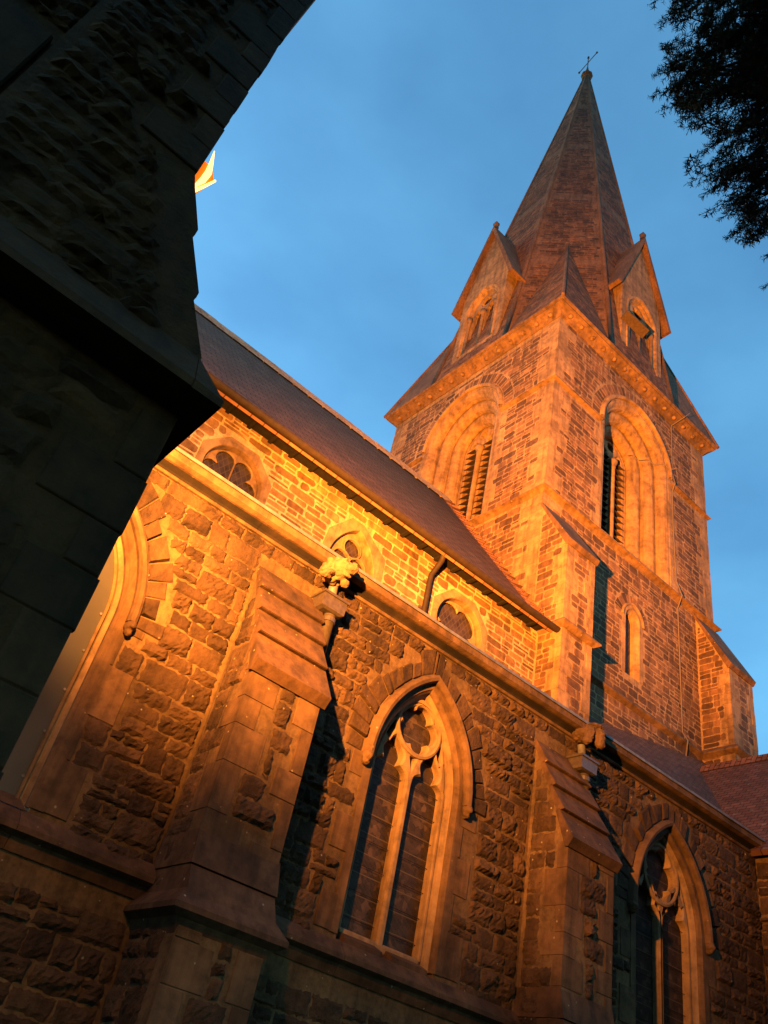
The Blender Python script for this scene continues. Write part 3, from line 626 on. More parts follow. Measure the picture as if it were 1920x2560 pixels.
for (c, v, r, kd), P, H_ in zip(CWIN, surr, holes):
    lab = {'cinq': 'round clerestory window with curled cusps and iron cross bar', 'tri': 'triangular clerestory window holding three small circles', 'quat': 'rounded clerestory window with pointed cusps nearest the tower'}[kd]
    s = MB(); plate(s, C, P, [H_], -0.02, 0.012, 0)
    pf = circ(c, v, r) if kd != 'tri' else (lambda d, c=c, v=v, r=r: reuleaux(c, v, r+.02, d))
    sweep(s, C, pf, [(0.01, 0.013), (0.0, 0.0), (-0.005, -0.03), (-0.012, -0.08), (-0.015, -0.22)], 0, True)
    w_ = s.build('clerestory_window', M['ashlar'], church, label=lab)
    t = MB()
    if kd == 'cinq':
        plate(t, C, circ(c, v, r-0.01)(0), [foil(c, v, r*0.93, 6, 0.36, math.pi/6)], -0.14, -0.10, 0, 0.012)
        tube(t, [C.p(c, v-r+.06, -.12), C.p(c, v+r*.8, -.12)], 0.014); tube(t, [C.p(c-r+.05, v-.06, -.12), C.p(c+r-.05, v-.06, -.12)], 0.014)
    elif kd == 'tri':
        cs = [(c+0.19*math.cos(a), v+0.19*math.sin(a)-.0) for a in (math.pi/2, math.pi/2+2*math.pi/3, math.pi/2+4*math.pi/3)]
        plate(t, C, reuleaux(c, v, r+.02, -0.01), [circ(x, y, 0.165, 24)(0) for x, y in cs]+[circ(c, v, 0.045, 12)(0)], -0.14, -0.12)
        for x, y in cs: sweep(t, C, circ(x, y, 0.165, 28), [(-0.004, -0.13), (-0.004, -0.075), (0.006, -0.07), (0.016, -0.075), (0.016, -0.13)], 0, True)
    else:
        plate(t, C, circ(c, v, r-0.01)(0), [foil(c, v, r*0.93, 4, 0.32, 0)], -0.14, -0.10, 0, 0.012)
    t.build('tracery', M['ashlar'], w_)
    g_ = MB(); g_.quad(C, (c-r-.05, v-r, -0.17), (c+r+.05, v-r, -0.17), (c+r+.05, v+r, -0.17), (c-r-.05, v+r, -0.17)); g_.build('glass', M['leaded'], w_)
# clerestory pipe with swan neck
pp = [(7.10, 8.93, 9.98), (7.09, 8.95, 9.86), (7.07, 9.04, 9.72), (7.05, 9.11, 9.60), (7.05, 9.12, 9.45), (7.05, 9.12, 8.5)]
cpipe = pipe_part(pp, 0.048, 'downpipe', 'dark downpipe with swan neck on the clerestory', 'gutter')
for z in (9.46, 8.95):
    s = MB(); s.box(C, 6.96, 7.14, z-0.02, z+0.02, -0.01, 0.05); s.build('pipe_bracket', M['iron'], cpipe)
# ---- nave roof, eaves, gutter
RY, RZ = 12.66, 15.10; EY, EZ = 8.84, 9.96
slp = math.hypot(RY-EY, RZ-EZ); NR = Fr((0, EY, EZ), (1, 0, 0), (0, RY-EY, RZ-EZ))
s = MB(); s.box(NR, -4, TX0-0.01, 0, slp, -0.06, 0.0)
NRN = Fr((0, 2*RY-EY, EZ), (-1, 0, 0), (0, -(RY-EY), RZ-EZ)); s.box(NRN, -TX0+0.01, 4, 0, slp, -0.06, 0.0)
roof = s.build('nave_roof', M['slate'], church)
s = MB(); rw = random.Random(8); k = 0; v = 0.1
while v < slp-0.4:
    e = rw.uniform(0.05, 0.09)
    s.add(NR, [(TX0-0.32, v+0.17, 0.004), (TX0+0.0, v+0.17, 0.004), (TX0+0.0, v-0.02, 0.015+e), (TX0-0.32, v-0.02, 0.008), (TX0-0.0, v-0.02, 0.0), (TX0-0.32, v-0.02, 0.0)], [(0, 1, 2, 3), (3, 2, 4, 5)]); v += 0.19
s.build('abutment_slates', M['slate'], roof)
s = MB(); RT = Sf(RY-0.12); x = -4.0
while x < TX0-0.1:
    ln = 0.42; x1_ = min(x+ln, TX0); j = rw.uniform(-.006, .006)
    s.add(None, [(x+.004, RY-0.28, RZ-0.33+j), (x1_, RY-0.28, RZ-0.33+j), (x1_, RY, RZ+0.11+j), (x+.004, RY, RZ+0.11+j), (x+.004, RY+0.15, RZ-0.16+j), (x1_, RY+0.15, RZ-0.16+j)], [(0, 1, 2, 3), (3, 2, 5, 4), (0, 3, 4), (1, 5, 2)]); x = x1_
s.build('ridge_tiles', M['mortar_pale'], roof)
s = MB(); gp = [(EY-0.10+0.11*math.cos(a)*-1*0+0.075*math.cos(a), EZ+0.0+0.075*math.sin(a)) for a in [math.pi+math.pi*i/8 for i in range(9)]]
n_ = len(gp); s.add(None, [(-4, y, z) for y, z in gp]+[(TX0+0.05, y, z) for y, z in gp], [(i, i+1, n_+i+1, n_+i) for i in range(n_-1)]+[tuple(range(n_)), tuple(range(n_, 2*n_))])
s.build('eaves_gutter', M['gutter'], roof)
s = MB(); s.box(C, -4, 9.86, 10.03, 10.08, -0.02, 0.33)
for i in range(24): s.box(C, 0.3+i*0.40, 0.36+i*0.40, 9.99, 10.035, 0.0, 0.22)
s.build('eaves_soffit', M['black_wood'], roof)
# ---- aisle lean-to roof (slates rising to clerestory and tower)
s = MB()
def quadgrid(mb, p00, p10, p11, p01, nx, ny, su, sv):
    P = [Vector(p) for p in (p00, p10, p11, p01)]; b = len(mb.v)
    for j in range(ny+1):
        for i in range(nx+1):
            a, c_ = i/nx, j/ny; mb.v.append((P[0]*(1-a)+P[1]*a)*(1-c_)+(P[3]*(1-a)+P[2]*a)*c_); mb.uv.append((a*su, c_*sv))
    for j in range(ny):
        for i in range(nx): k = b+j*(nx+1)+i; mb.f.append([k, k+1, k+nx+2, k+nx+1]); mb.m.append(0)
quadgrid(s, (-4, 6.65, 6.60), (9.5, 6.65, 6.60), (9.5, YC, 8.55), (-4, YC, 8.55), 4, 2, 13.5, 3.2)
quadgrid(s, (9.5, 6.65, 6.60), (13.2, 6.65, 6.60), (16.4, TY0, 10.12), (9.5, TY0, 8.80), 10, 6, 6.0, 4.4)
s.build('aisle_roof', M['tile'], church)
# ---- transept on the right
tr = MB(); TW = Wf(12.02)
tr.quad(TW, (-9.6, 0, 0), (-0.5, 0, 0), (-0.5, 6.5, 0), (-9.6, 6.5, 0))
courses(TW, tr, -6.5, -0.6, 0.3, 6.38, lambda u, v: True, 'rock', (0.16, 0.28), (0.2, 0.45), 0.02, 1, 31, 0.03, 0.15)
tr.add(None, [(12.02, 0.5, 0), (17.3, 0.5, 0), (17.3, 0.5, 6.5), (14.65, 0.5, 9.2), (12.02, 0.5, 6.5)], [(0, 1, 2, 3, 4)])
tr.add(None, [(17.3, 0.5, 0), (17.3, 9.6, 0), (17.3, 9.6, 6.5), (17.3, 0.5, 6.5)], [(0, 1, 2, 3)])
tr.build('transept_wall', [M['mortar_old'], M['rock']], church)
s = MB(); F1 = Fr((11.82, 8.9, 6.42), (0, -1, 0), (14.62-11.82, 0, 9.28-6.42)); sl_ = math.hypot(14.62-11.82, 9.28-6.42)
s.box(F1, 0, 8.6, 0, sl_, -0.08, 0.0); F2 = Fr((17.42, 0.3, 6.42), (0, 1, 0), (14.62-17.42, 0, 9.28-6.42)); s.box(F2, 0, 8.6, 0, sl_, -0.08, 0.0)
tro = s.build('transept_roof', M['tile'], church)
s = MB(); x = 0.3
while x < 8.9:
    s.add(None, [(14.50, x, 9.18), (14.50, x+.40, 9.18), (14.62, x+.40, 9.36), (14.62, x, 9.36), (14.74, x, 9.18), (14.74, x+.40, 9.18)], [(0, 1, 2, 3), (3, 2, 5, 4), (0, 3, 4), (1, 5, 2)]); x += 0.41
s.build('ridge_tiles', M['tile'], tro)

# ================================================================== TOWER
TS, TWt = Sf(TY0), Wf(TX0)
BS = dict(hw=1.38, R=1.50, sp=17.6, base=14.05)
SLIT = dict(c0=13.03, hw=0.25, R=0.31, sp=12.15, base=10.75)
ZC = 19.86
tw = MB()
sb_ = (CX+0.06, BS['hw'], BS['R'], BS['sp']); wb_ = (-CY+0.0, BS['hw'], BS['R'], BS['sp'])
plate(tw, TS, [(TX0+.004, 5), (TX1-.004, 5), (TX1-.004, 20.1), (TX0+.004, 20.1)], [archp(*sb_, 14.0, 0.005), archp(SLIT['c0'], SLIT['hw'], SLIT['R'], SLIT['sp'], SLIT['base'], 0.0)], -0.4, 0.0, 0)
plate(tw, TWt, [(-TY1, 5), (-TY0-.004, 5), (-TY0-.004, 20.1), (-TY1, 20.1)], [archp(*wb_, 14.0, 0.005)], -0.4, 0.0, 0)
tw.quad(Ef(TX1), (TY0, 5, 0), (TY1, 5, 0), (TY1, 20.2, 0), (TY0, 20.2, 0)); tw.quad(None, (TX0, TY1, 5), (TX1, TY1, 5), (TX1, TY1, 20.2), (TX0, TY1, 20.2))
def face(f, a, b, arch, slit, seed, full):
    q1 = quoins(tw, f, a, 1, 8.5, ZC, 2, 399 if slit else 398, 0.30, 0.58, (0.26, 0.38), first=slit); q2 = quoins(tw, f, b, -1, 8.5, ZC, 2, 397 if slit else 399, 0.30, 0.58, (0.26, 0.38), first=(1 if slit else 0))
    voussoirs(tw, f, *arch, 0.17, 0.46, 17, 1, seed+2, 0.006)
    jt = quoins(tw, f, arch[0]-arch[1]-0.0, -1, 14.0, arch[3], 2, seed+3, 0.12, 0.30, (0.26, 0.38)); jt2 = quoins(tw, f, arch[0]+arch[1], 1, 14.0, arch[3], 2, seed+4, 0.12, 0.30, (0.26, 0.38))
    def fr(u, v):
        if v > ZC-0.02: return False
        if u < a+q1(v)+0.01 or u > b-q2(v)-0.01: return False
        for z in (17.4, 13.82, 10.07):
            if abs(v-z) < 0.05: return False
        if 13.95 < v < arch[3]:
            if arch[0]-arch[1]-jt(v)-.01 < u < arch[0]+arch[1]+jt2(v)+.01: return False
        elif v >= arch[3] and math.hypot(abs(u-arch[0])+arch[2]-arch[1], v-arch[3]) < arch[2]+0.48: return False
        if slit:
            if 10.7 < v < SLIT['sp'] and abs(u-SLIT['c0']) < 0.27+(0.14 if int(v*3.2) % 2 else 0.02): return False
            if v >= SLIT['sp'] and math.hypot(u-SLIT['c0'], v-SLIT['sp']) < 0.62: return False
        return True
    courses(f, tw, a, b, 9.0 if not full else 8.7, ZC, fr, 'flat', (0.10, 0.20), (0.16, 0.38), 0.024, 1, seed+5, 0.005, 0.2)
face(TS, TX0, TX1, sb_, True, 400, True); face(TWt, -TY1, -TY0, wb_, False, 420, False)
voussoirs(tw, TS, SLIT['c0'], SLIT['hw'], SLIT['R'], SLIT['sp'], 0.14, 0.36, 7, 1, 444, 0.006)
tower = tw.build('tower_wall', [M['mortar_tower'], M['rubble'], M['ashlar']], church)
# string courses
def band(name, z, prof, ex=0.0, segs=None, mat='ashlar_old'):
    s = MB(); n_ = len(prof)
    rings = []
    for w, dz in prof: rings.append([(TX0-w, TY0-w, z+dz), (TX1+w, TY0-w, z+dz), (TX1+w, TY1+w, z+dz), (TX0-w, TY1+w, z+dz)])
    pts = [p for r in rings for p in r]; fs = []
    for k in range(n_-1):
        for i in range(4): fs.append((k*4+i, k*4+(i+1) % 4, (k+1)*4+(i+1) % 4, (k+1)*4+i))
    s.add(None, pts, fs); return s.build(name, M[mat], church)
def band_gap(name, z, prof):
    """string course stopped by the belfry arches"""
    P = [(w, z+dz) for w, dz in prof]
    s = MB(); strip(s, TWt, P, -TY1, wb_[0]-wb_[1]-0.13, 0, True, 9); s.build(name, M['ashlar_old'], church)
    s = MB(); strip(s, TS, P, TX0, sb_[0]-sb_[1]-0.13, 0, True, 9); strip(s, TWt, P, wb_[0]+wb_[1]+0.13, -TY0, 0, True, 9); s2 = s
    # mitred corner
    s.add(None, [(TX0, TY0, z+prof[0][1]), (TX0-prof[2][0], TY0-prof[2][0], z+prof[2][1]), (TX0-prof[2][0], TY0, z+prof[2][1]), (TX0, TY0-prof[2][0], z+prof[2][1]), (TX0, TY0, z+prof[-1][1])], [(0, 2, 1), (0, 1, 3), (4, 1, 2), (4, 3, 1)])
    s.build(name, M['ashlar_old'], church); s = MB(); strip(s, TS, P, sb_[0]+sb_[1]+0.13, TX1, 0, True, 9)
    s.add(None, [(TX1, TY0, z+prof[0][1]), (TX1+prof[2][0], TY0-prof[2][0], z+prof[2][1]), (TX1+prof[2][0], TY0, z+prof[2][1]), (TX1, TY0-prof[2][0], z+prof[2][1]), (TX1, TY0, z+prof[-1][1])], [(0, 2, 1), (0, 1, 3), (4, 1, 2), (4, 3, 1)])
    s.quad(Ef(TX1), (TY0, z+prof[0][1], 0.0), (TY1, z+prof[0][1], 0.0), (TY1, z+prof[2][1], prof[2][0]), (TY0, z+prof[2][1], prof[2][0]))
    s.quad(Ef(TX1), (TY0, z+prof[-1][1], 0.0), (TY1, z+prof[-1][1], 0.0), (TY1, z+prof[2][1], prof[2][0]), (TY0, z+prof[2][1], prof[2][0]))
    return s.build(name, M['ashlar_old'], church)
PB = [(0.0, 0.09), (0.02, 0.075), (0.10, 0.0), (0.06, -0.02), (0.0, -0.06)]
band_gap('tower_string_course', 17.40, PB)
band('tower_string_course', 13.80, [(0.0, 0.14), (0.03, 0.12), (0.14, 0.0), (0.14, -0.03), (0.07, -0.05), (0.0, -0.12)])
# base string with returns round the buttresses
SWB = (TX0, 10.73, 8.62); SEB = (15.54, 16.50, 8.62)
s = MB(); pr = [(0.0, 0.12), (0.11, 0.0), (0.11, -0.03), (0.0, -0.10)]
path = [(TX0, 9.3), (TX0, SWB[2]), (SWB[1], SWB[2]), (SWB[1], TY0), (SEB[0], TY0), (SEB[0], SEB[2]), (SEB[1], SEB[2]), (SEB[1], TY0)]
nrm = [(-1, 0), (-1, -1), (1, -1), (1, -1), (-1, -1), (-1, -1), (1, -1), (1, 0)]
for w, dz in pr:
    for (px, py), (nx, ny) in zip(path, nrm):
        s.v.append(Vector((px+nx*w, py+ny*w, 10.08+dz))); s.uv.append((px, dz))
for k in range(len(pr)-1):
    for i in range(len(path)-1): a = k*8+i; s.f.append([a, a+1, a+9, a+8]); s.m.append(0)
s.build('tower_string_course', M['ashlar_old'], church)
TB = [M['mortar_tower'], M['rubble'], M['ashlar'], M['coping']]
b1_ = butt(SWB[0], SWB[1], TY0, SWB[2]+0.03, 13.35, 12.02, 'tower_buttress', False, TB, None, 7.0, 1, 500, sub_label='slim tower buttress standing at the end of the nave roof', drip=0.03)
b2_ = butt(SEB[0], SEB[1], TY0, SEB[2]+0.03, 13.7, 12.15, 'tower_buttress', False, TB, None, 7.0, 1, 520, sub_label='reddish tower buttress against the sky above the transept ridge', drip=0.03)
s = MB(); s.box(Ef(TX1), TY0+0.1, TY0+1.0, 6, 12.1, 0, 0.75); s.add(Ef(TX1), [(TY0+.06, 12.1, 0.8), (TY0+1.04, 12.1, 0.8), (TY0+1.04, 13.5, 0.0), (TY0+.06, 13.5, 0.0), (TY0+.06, 12.1, 0), (TY0+1.04, 12.1, 0)], [(0, 1, 2, 3), (0, 3, 4), (1, 5, 2), (0, 4, 5, 1)]); s.build('tower_buttress', M['ashlar'], church)
# cornice with ball flowers
s = MB(); prc = [(0.0, ZC), (0.04, ZC+0.0), (0.06, ZC+0.04), (0.10, ZC+0.10), (0.20, ZC+0.18), (0.27, ZC+0.22), (0.27, ZC+0.27), (0.31, ZC+0.28), (0.33, ZC+0.33), (0.0, ZC+0.36)]
rings = [[(TX0-w, TY0-w, z), (TX1+w, TY0-w, z), (TX1+w, TY1+w, z), (TX0-w, TY1+w, z)] for w, z in prc]; pts = [p for r in rings for p in r]; fs = []
for k in range(len(prc)-1):
    for i in range(4): fs.append((k*4+i, k*4+(i+1) % 4, (k+1)*4+(i+1) % 4, (k+1)*4+i))
fs.append(tuple(range(len(pts)-4, len(pts)))); s.add(None, pts, fs); tcor = s.build('tower_cornice', M['ashlar_old'], church)
import bmesh
bm = bmesh.new(); bmesh.ops.create_icosphere(bm, subdivisions=2, radius=0.065)
bm_me = bpy.data.meshes.new('ball_flower')
for v in bm.verts: v.co += v.co.normalized()*0.018*noise.noise(v.co*22)
for f_ in bm.faces: f_.smooth = True
bm.to_mesh(bm_me); bm.free(); bm_me.materials.append(M['ashlar_old']); offc = world_off(church)
for k in range(14):
    for wh in (0, 1):
        t = (k+0.5)/14
        loc = (TX0+t*(TX1-TX0), TY0-0.14, ZC+0.115) if wh == 0 else (TX0-0.14, TY0+t*(TY1-TY0), ZC+0.115)
        o = bpy.data.objects.new('ball_flower', bm_me); COL.objects.link(o); o.parent = tcor; o.location = Vector(loc)-offc; o.rotation_euler = (k*1.3, k*.7, 0)
# belfry openings
def belfry(f, ar, lab):
    c0, hw, R, sp = ar; s = MB()
    def ap(d): return archp(c0, hw, R, sp, 14.0, d, 22)
    prof = [(0.0, 0.0)]
    d, w = 0.0, 0.0
    for k in range(3):
        prof += [(d-0.01, w-0.01), (d-0.06, w+0.005-0.02), (d-0.12, w-0.05), (d-0.17, w-0.11), (d-0.20, w-0.13), (d-0.225, w-0.20), (d-0.235, w-0.25), (d-0.215, w-0.28), (d-0.25, w-0.28)]
        d -= 0.255; w -= 0.265
    prof += [(d, w-0.06)]
    sweep(s, f, ap, prof); o = s.build('belfry_window', M['ashlar'], church, label=lab)
    s = MB(); sweep(s, f, lambda d_: archp(c0, hw, R, sp, 14.0, d_, 22, False), [(0.03, 0.0), (0.03, 0.05), (0.06, 0.08), (0.10, 0.085), (0.14, 0.05), (0.15, 0.0)]); s.build('hood_mould', M['ashlar'], o)
    s = MB(); wi = w-0.03; ihw = hw+d
    lr = 0.21
    hs = [light(c0+sg*0.315, lr, 0.40, sp+0.05, 14.2, 0.05) for sg in (-1, 1)]+[foil(c0, sp+0.53, 0.15, 4, 0.25)]
    plate(s, f, archp(c0, hw, R, sp, 14.0, d+0.01, 16), hs, wi-0.22, wi, 0, 0.02); s.build('tracery', M['ashlar'], o)
    s = MB(); b_ = f.p(c0, 14.35, wi+0.07); t_ = f.p(c0, sp-0.08, wi+0.07)
    tube(s, [b_, b_+Vector((0, 0, .06)), b_+Vector((0, 0, .12)), t_-Vector((0, 0, .22)), t_-Vector((0, 0, .19)), t_-Vector((0, 0, .16)), t_-Vector((0, 0, .02)), t_+Vector((0, 0, .06))], [0.11, 0.11, 0.072, 0.07, 0.09, 0.075, 0.135, 0.14], 14); s.build('colonnette', M['ashlar'], o, True)
    for sg in (-1, 1):
        s = MB(); x = c0+sg*0.315
        for k in range(17):
            z = 14.30+k*0.21
            s.add(f, [(x-lr-.02, z, wi+0.05), (x+lr+.02, z, wi+0.05), (x+lr+.02, z+0.17, wi-0.20), (x-lr-.02, z+0.17, wi-0.20), (x-lr-.02, z-0.02, wi+0.05), (x+lr+.02, z-0.02, wi+0.05), (x+lr+.02, z+0.15, wi-0.20), (x-lr-.02, z+0.15, wi-0.20)], [(0, 1, 2, 3), (4, 7, 6, 5), (0, 4, 5, 1), (0, 3, 7, 4), (1, 5, 6, 2)])
        s.build('louvres', M['wood'], o)
    s = MB(); s.quad(f, (c0-0.7, 14.0, wi-0.35), (c0+0.7, 14.0, wi-0.35), (c0+0.7, 18.4, wi-0.35), (c0-0.7, 18.4, wi-0.35)); s.build('dark_opening', M['void'], o)
    s = MB(); n_ = 5
    s.add(f, [(c0-hw, 13.93, 0.02), (c0+hw, 13.93, 0.02), (c0+hw, 14.45, wi+0.05), (c0-hw, 14.45, wi+0.05)], [(0, 1, 2, 3)]); s.add(f, [(c0-hw*0.42, 14.35, wi+0.25), (c0+hw*0.42, 14.35, wi+0.25), (c0+hw*.42, 14.42, wi), (c0-hw*.42, 14.42, wi)], [(0, 1, 2, 3)]); s.build('sill', M['coping'], o)
    return o
bs_ = belfry(TS, sb_, 'deep moulded belfry opening facing right with one slender shaft'); bw_ = belfry(TWt, wb_, 'deep moulded belfry opening facing left above the nave ridge')
# slit window
s = MB(); sweep(s, TS, lambda d_: archp(SLIT['c0'], SLIT['hw'], SLIT['R'], SLIT['sp'], SLIT['base'], d_, 12), [(0.12, 0.0), (0.12, 0.012), (0.0, 0.012), (-0.04, -0.04), (-0.10, -0.08), (-0.11, -0.24)]); so = s.build('slit_window', M['ashlar'], church)
s = MB(); s.quad(TS, (12.7, 10.7, -0.16), (13.4, 10.7, -0.16), (13.4, 12.7, -0.16), (12.7, 12.7, -0.16)); s.build('glass', M['leaded'], so)
s = MB(); sweep(s, TS, lambda d_: archp(SLIT['c0'], SLIT['hw'], SLIT['R'], SLIT['sp'], 0, d_, 12, False), [(0.09, 0.0), (0.09, 0.04), (0.13, 0.05), (0.15, 0.0)]); s.build('hood_mould', M['ashlar'], so)
# lightning cable
cab = MB(); tube(cab, [(15.10, TY0-0.42, 20.85-.55), (14.90, TY0-0.38, 20.0), (14.76, TY0-0.03, 19.75), (14.76, TY0-0.02, 19.1), (14.74, TY0-0.02, 17.9), (14.68, TY0-0.13, 17.42), (14.72, TY0-0.02, 17.2), (14.70, TY0-0.02, 16.0), (14.76, TY0-0.02, 14.3), (14.76, TY0-0.16, 13.8), (14.78, TY0-0.02, 13.5), (14.80, TY0-0.02, 10.3), (14.80, TY0-0.14, 10.08), (14.82, TY0-0.04, 9.6)], 0.014, 6)
cab.build('lightning_conductor', M['cable'], church)
cab = MB(); pts = []
for i in range(25):
    t = i/24; u = sb_[0]+0.34+t*1.18; dd = 1-abs(u-sb_[0])/sb_[1]; w_ = -0.80*dd+0.03+0.03*math.sin(t*19); pts.append(TS.p(u, 17.93+0.03*math.sin(t*19), w_+0.04))
tube(cab, pts, 0.013, 6); cab.build('bell_cable', M['cable'], church)

# ================================================================== SPIRE
Z0, A0 = ZC+0.35, 3.50; AP = Vector((CX+0.28, CY-0.10, 45.6)); T8 = math.tan(math.pi/8)
def oct_pt(k, z):
    """vertex k of the octagon (k = 0 is the left end of the south face, counter-clockwise)"""
    t = (z-Z0)/(AP.z-Z0); a = A0*(1-t)+0.10*t; cx = CX+(AP.x-CX)*t; cy = CY+(AP.y-CY)*t
    an = -math.pi/2-math.pi/8+k*math.pi/4; r = a/math.cos(math.pi/8); return Vector((cx+r*math.cos(an), cy+r*math.sin(an), z))
sp_ = MB(); ZT = AP.z
for k in range(8):
    a, b, c_, d_ = oct_pt(k, Z0), oct_pt(k+1, Z0), oct_pt(k+1, ZT), oct_pt(k, ZT)
    sp_.add(None, [tuple(a), tuple(b), tuple(c_), tuple(d_)], [(0, 1, 2, 3)], 0)
    if k in (0, 7, 6, 1):
        m0 = (a+b)/2; m1 = (c_+d_)/2; f = Fr(m0, b-a, (m1-m0)); H = (m1-m0).length; w0 = (b-a).length/2; w1 = (d_-c_).length/2
        def fr(u, v, H=H, w0=w0, w1=w1):
            z = v; hwid = w0+(w1-w0)*v/H; tooth = 0.10+0.16*(int(v*3.4) % 2)
            bandz = (v % 5.2) > 4.75
            return abs(u) < hwid-tooth*(0.4+0.6*hwid/w0) and not bandz and v < H-1.2
        courses(f, sp_, -w0, w0, 0.05, H-1, fr, 'flat', (0.10, 0.17), (0.14, 0.34), 0.018, 1, 600+k, 0.006, 0.0)
spire = sp_.build('spire', [M['spire_base'], M['spire_stone']], church)
s = MB()
for k in range(8):
    pts = [oct_pt(k, Z0+(ZT-Z0)*i/12) for i in range(13)]; tube(s, pts, [0.075-0.04*i/12 for i in range(13)], 6)
s.build('spire_ribs', M['spire_base'], spire, True)
# broaches
corners = [(TX0-0.33, TY0-0.33, 0, 7), (TX1+0.33, TY0-0.33, 1, 2), (TX0-0.33, TY1+0.33, 5, 6), (TX1+0.33, TY1+0.33, 3, 4)]
for i, (x, y, ka, kb) in enumerate(corners):
    z = Z0-0.02; va, vb = oct_pt(ka, z), oct_pt(kb, z); zt = 26.2; top = (oct_pt(ka, zt)+oct_pt(kb, zt))/2; c_ = Vector((x, y, z)); s = MB()
    s.add(None, [tuple(c_), tuple(va), tuple(top)], [(0, 1, 2)], 0); s.add(None, [tuple(c_), tuple(vb), tuple(top)], [(0, 1, 2)], 0)
    if i == 0:
        for v_ in (va, vb):
            # u runs along the eaves from the corner; courses are horizontal
            f = Fr(c_, v_-c_, (top-c_)-(v_-c_)*((top-c_).dot(v_-c_)/(v_-c_).length_squared)); L0 = (v_-c_).length
            tp = ((top-c_).dot(f.u), (top-c_).dot(f.v))
            tri = [(0.0, 0.0), (L0, 0.0), tp]; sg = 1 if f.w.dot(Vector((-1, -1, 0.3))) > 0 else -1
            if sg < 0: f = Fr(c_, v_-c_, f.v); 
            cc = MB(); courses(f, cc, -0.2, L0, 0.04, tp[1], lambda u, v: inpoly(u, v, [(0.02, 0.02), (L0-.05, 0.02), (tp[0], tp[1]-.1)]), 'flat', (0.09, 0.16), (0.14, 0.32), 0.018, 1, 640, 0.006*sg, 0.0)
            b0 = len(s.v); s.v += cc.v; s.uv += cc.uv; s.f += [[b0+q for q in k] for k in cc.f]; s.m += cc.m
    tube(s, [c_, top], [0.05, 0.03], 6); s.build('broach', [M['spire_base'], M['spire_stone']], spire)
# finial and cross
s = MB(); ax = AP; tube(s, [ax+Vector((0, 0, z)) for z in (-0.9, -0.3, -0.25, -0.15, -0.05, 0.0, 0.08, 0.2, 0.5, 0.75, 1.15)], [0.15, 0.14, 0.20, 0.19, 0.18, 0.27, 0.30, 0.25, 0.13, 0.07, 0.03], 8); s.build('finial', M['spire_base'], spire, True)
s = MB(); b_ = ax+Vector((0, 0, 1.1)); tube(s, [b_, b_+Vector((0, 0, 1.15))], 0.03, 6)
tube(s, [b_+Vector((-.08, -0.62, 0.55)), b_+Vector((.08, 0.62, 0.55))], 0.022, 6); tube(s, [b_+Vector((0, 0, 1.1)), b_+Vector((0, 0, 1.22))], 0.06, 6)
for q in (-1, 1): tube(s, [b_+Vector((q*.075, q*0.58, 0.55)), b_+Vector((q*.085, q*0.66, 0.55))], 0.05, 6)
s.build('weather_cross', M['iron'], spire)
# lucarnes
def lucarne(f, c0, lab):
    zb_, ze, za, hb, hg, sp = Z0-0.05, 23.6, 27.3, 0.95, 1.30, 22.95
    s = MB(); ohw, oR = 0.66, 0.95
    out = [(c0-hb, zb_), (c0+hb, zb_), (c0+hb, ze), (c0+hb, ze+0.4), (c0, za-0.25), (c0-hb, ze+0.4), (c0-hb, ze)]
    plate(s, f, out, [archp(c0, ohw, oR, sp, 21.0, 0.0)], -0.30, 0.0)
    for sg in (-1, 1): s.quad(f, (c0+sg*hb, zb_, -0.302), (c0+sg*hb, zb_, -2.2), (c0+sg*hb, ze+0.4, -2.2), (c0+sg*hb, ze+0.4, -0.302))
    sweep(s, f, lambda d_: archp(c0, ohw, oR, sp, 21.0, d_, 16), [(0.08, 0.0), (0.06, 0.035), (0.0, 0.02), (-0.03, -0.04), (-0.08, -0.06), (-0.12, -0.16), (-0.12, -0.25)])
    o = s.build('lucarne', M['ashlar'], church, label=lab)
    s = MB(); hs = [light(c0+sg*0.265, 0.19, 0.36, sp-0.1, 20.9, 0.05) for sg in (-1, 1)]+[foil(c0, sp+0.42, 0.22, 4, 0.30)]
    plate(s, f, archp(c0, ohw, oR, sp, 20.95, -0.11, 14), hs, -0.26, -0.14, 0, 0.02)
    return o, s, (hb, hg, ze, za, zb_)
LF = [(Sf(9.28), CX+0.08, 'spire dormer facing right with a plank jutting from it'), (Wf(9.70), -CY+0.08, 'spire dormer facing left with slender shafts')]
SP3 = []
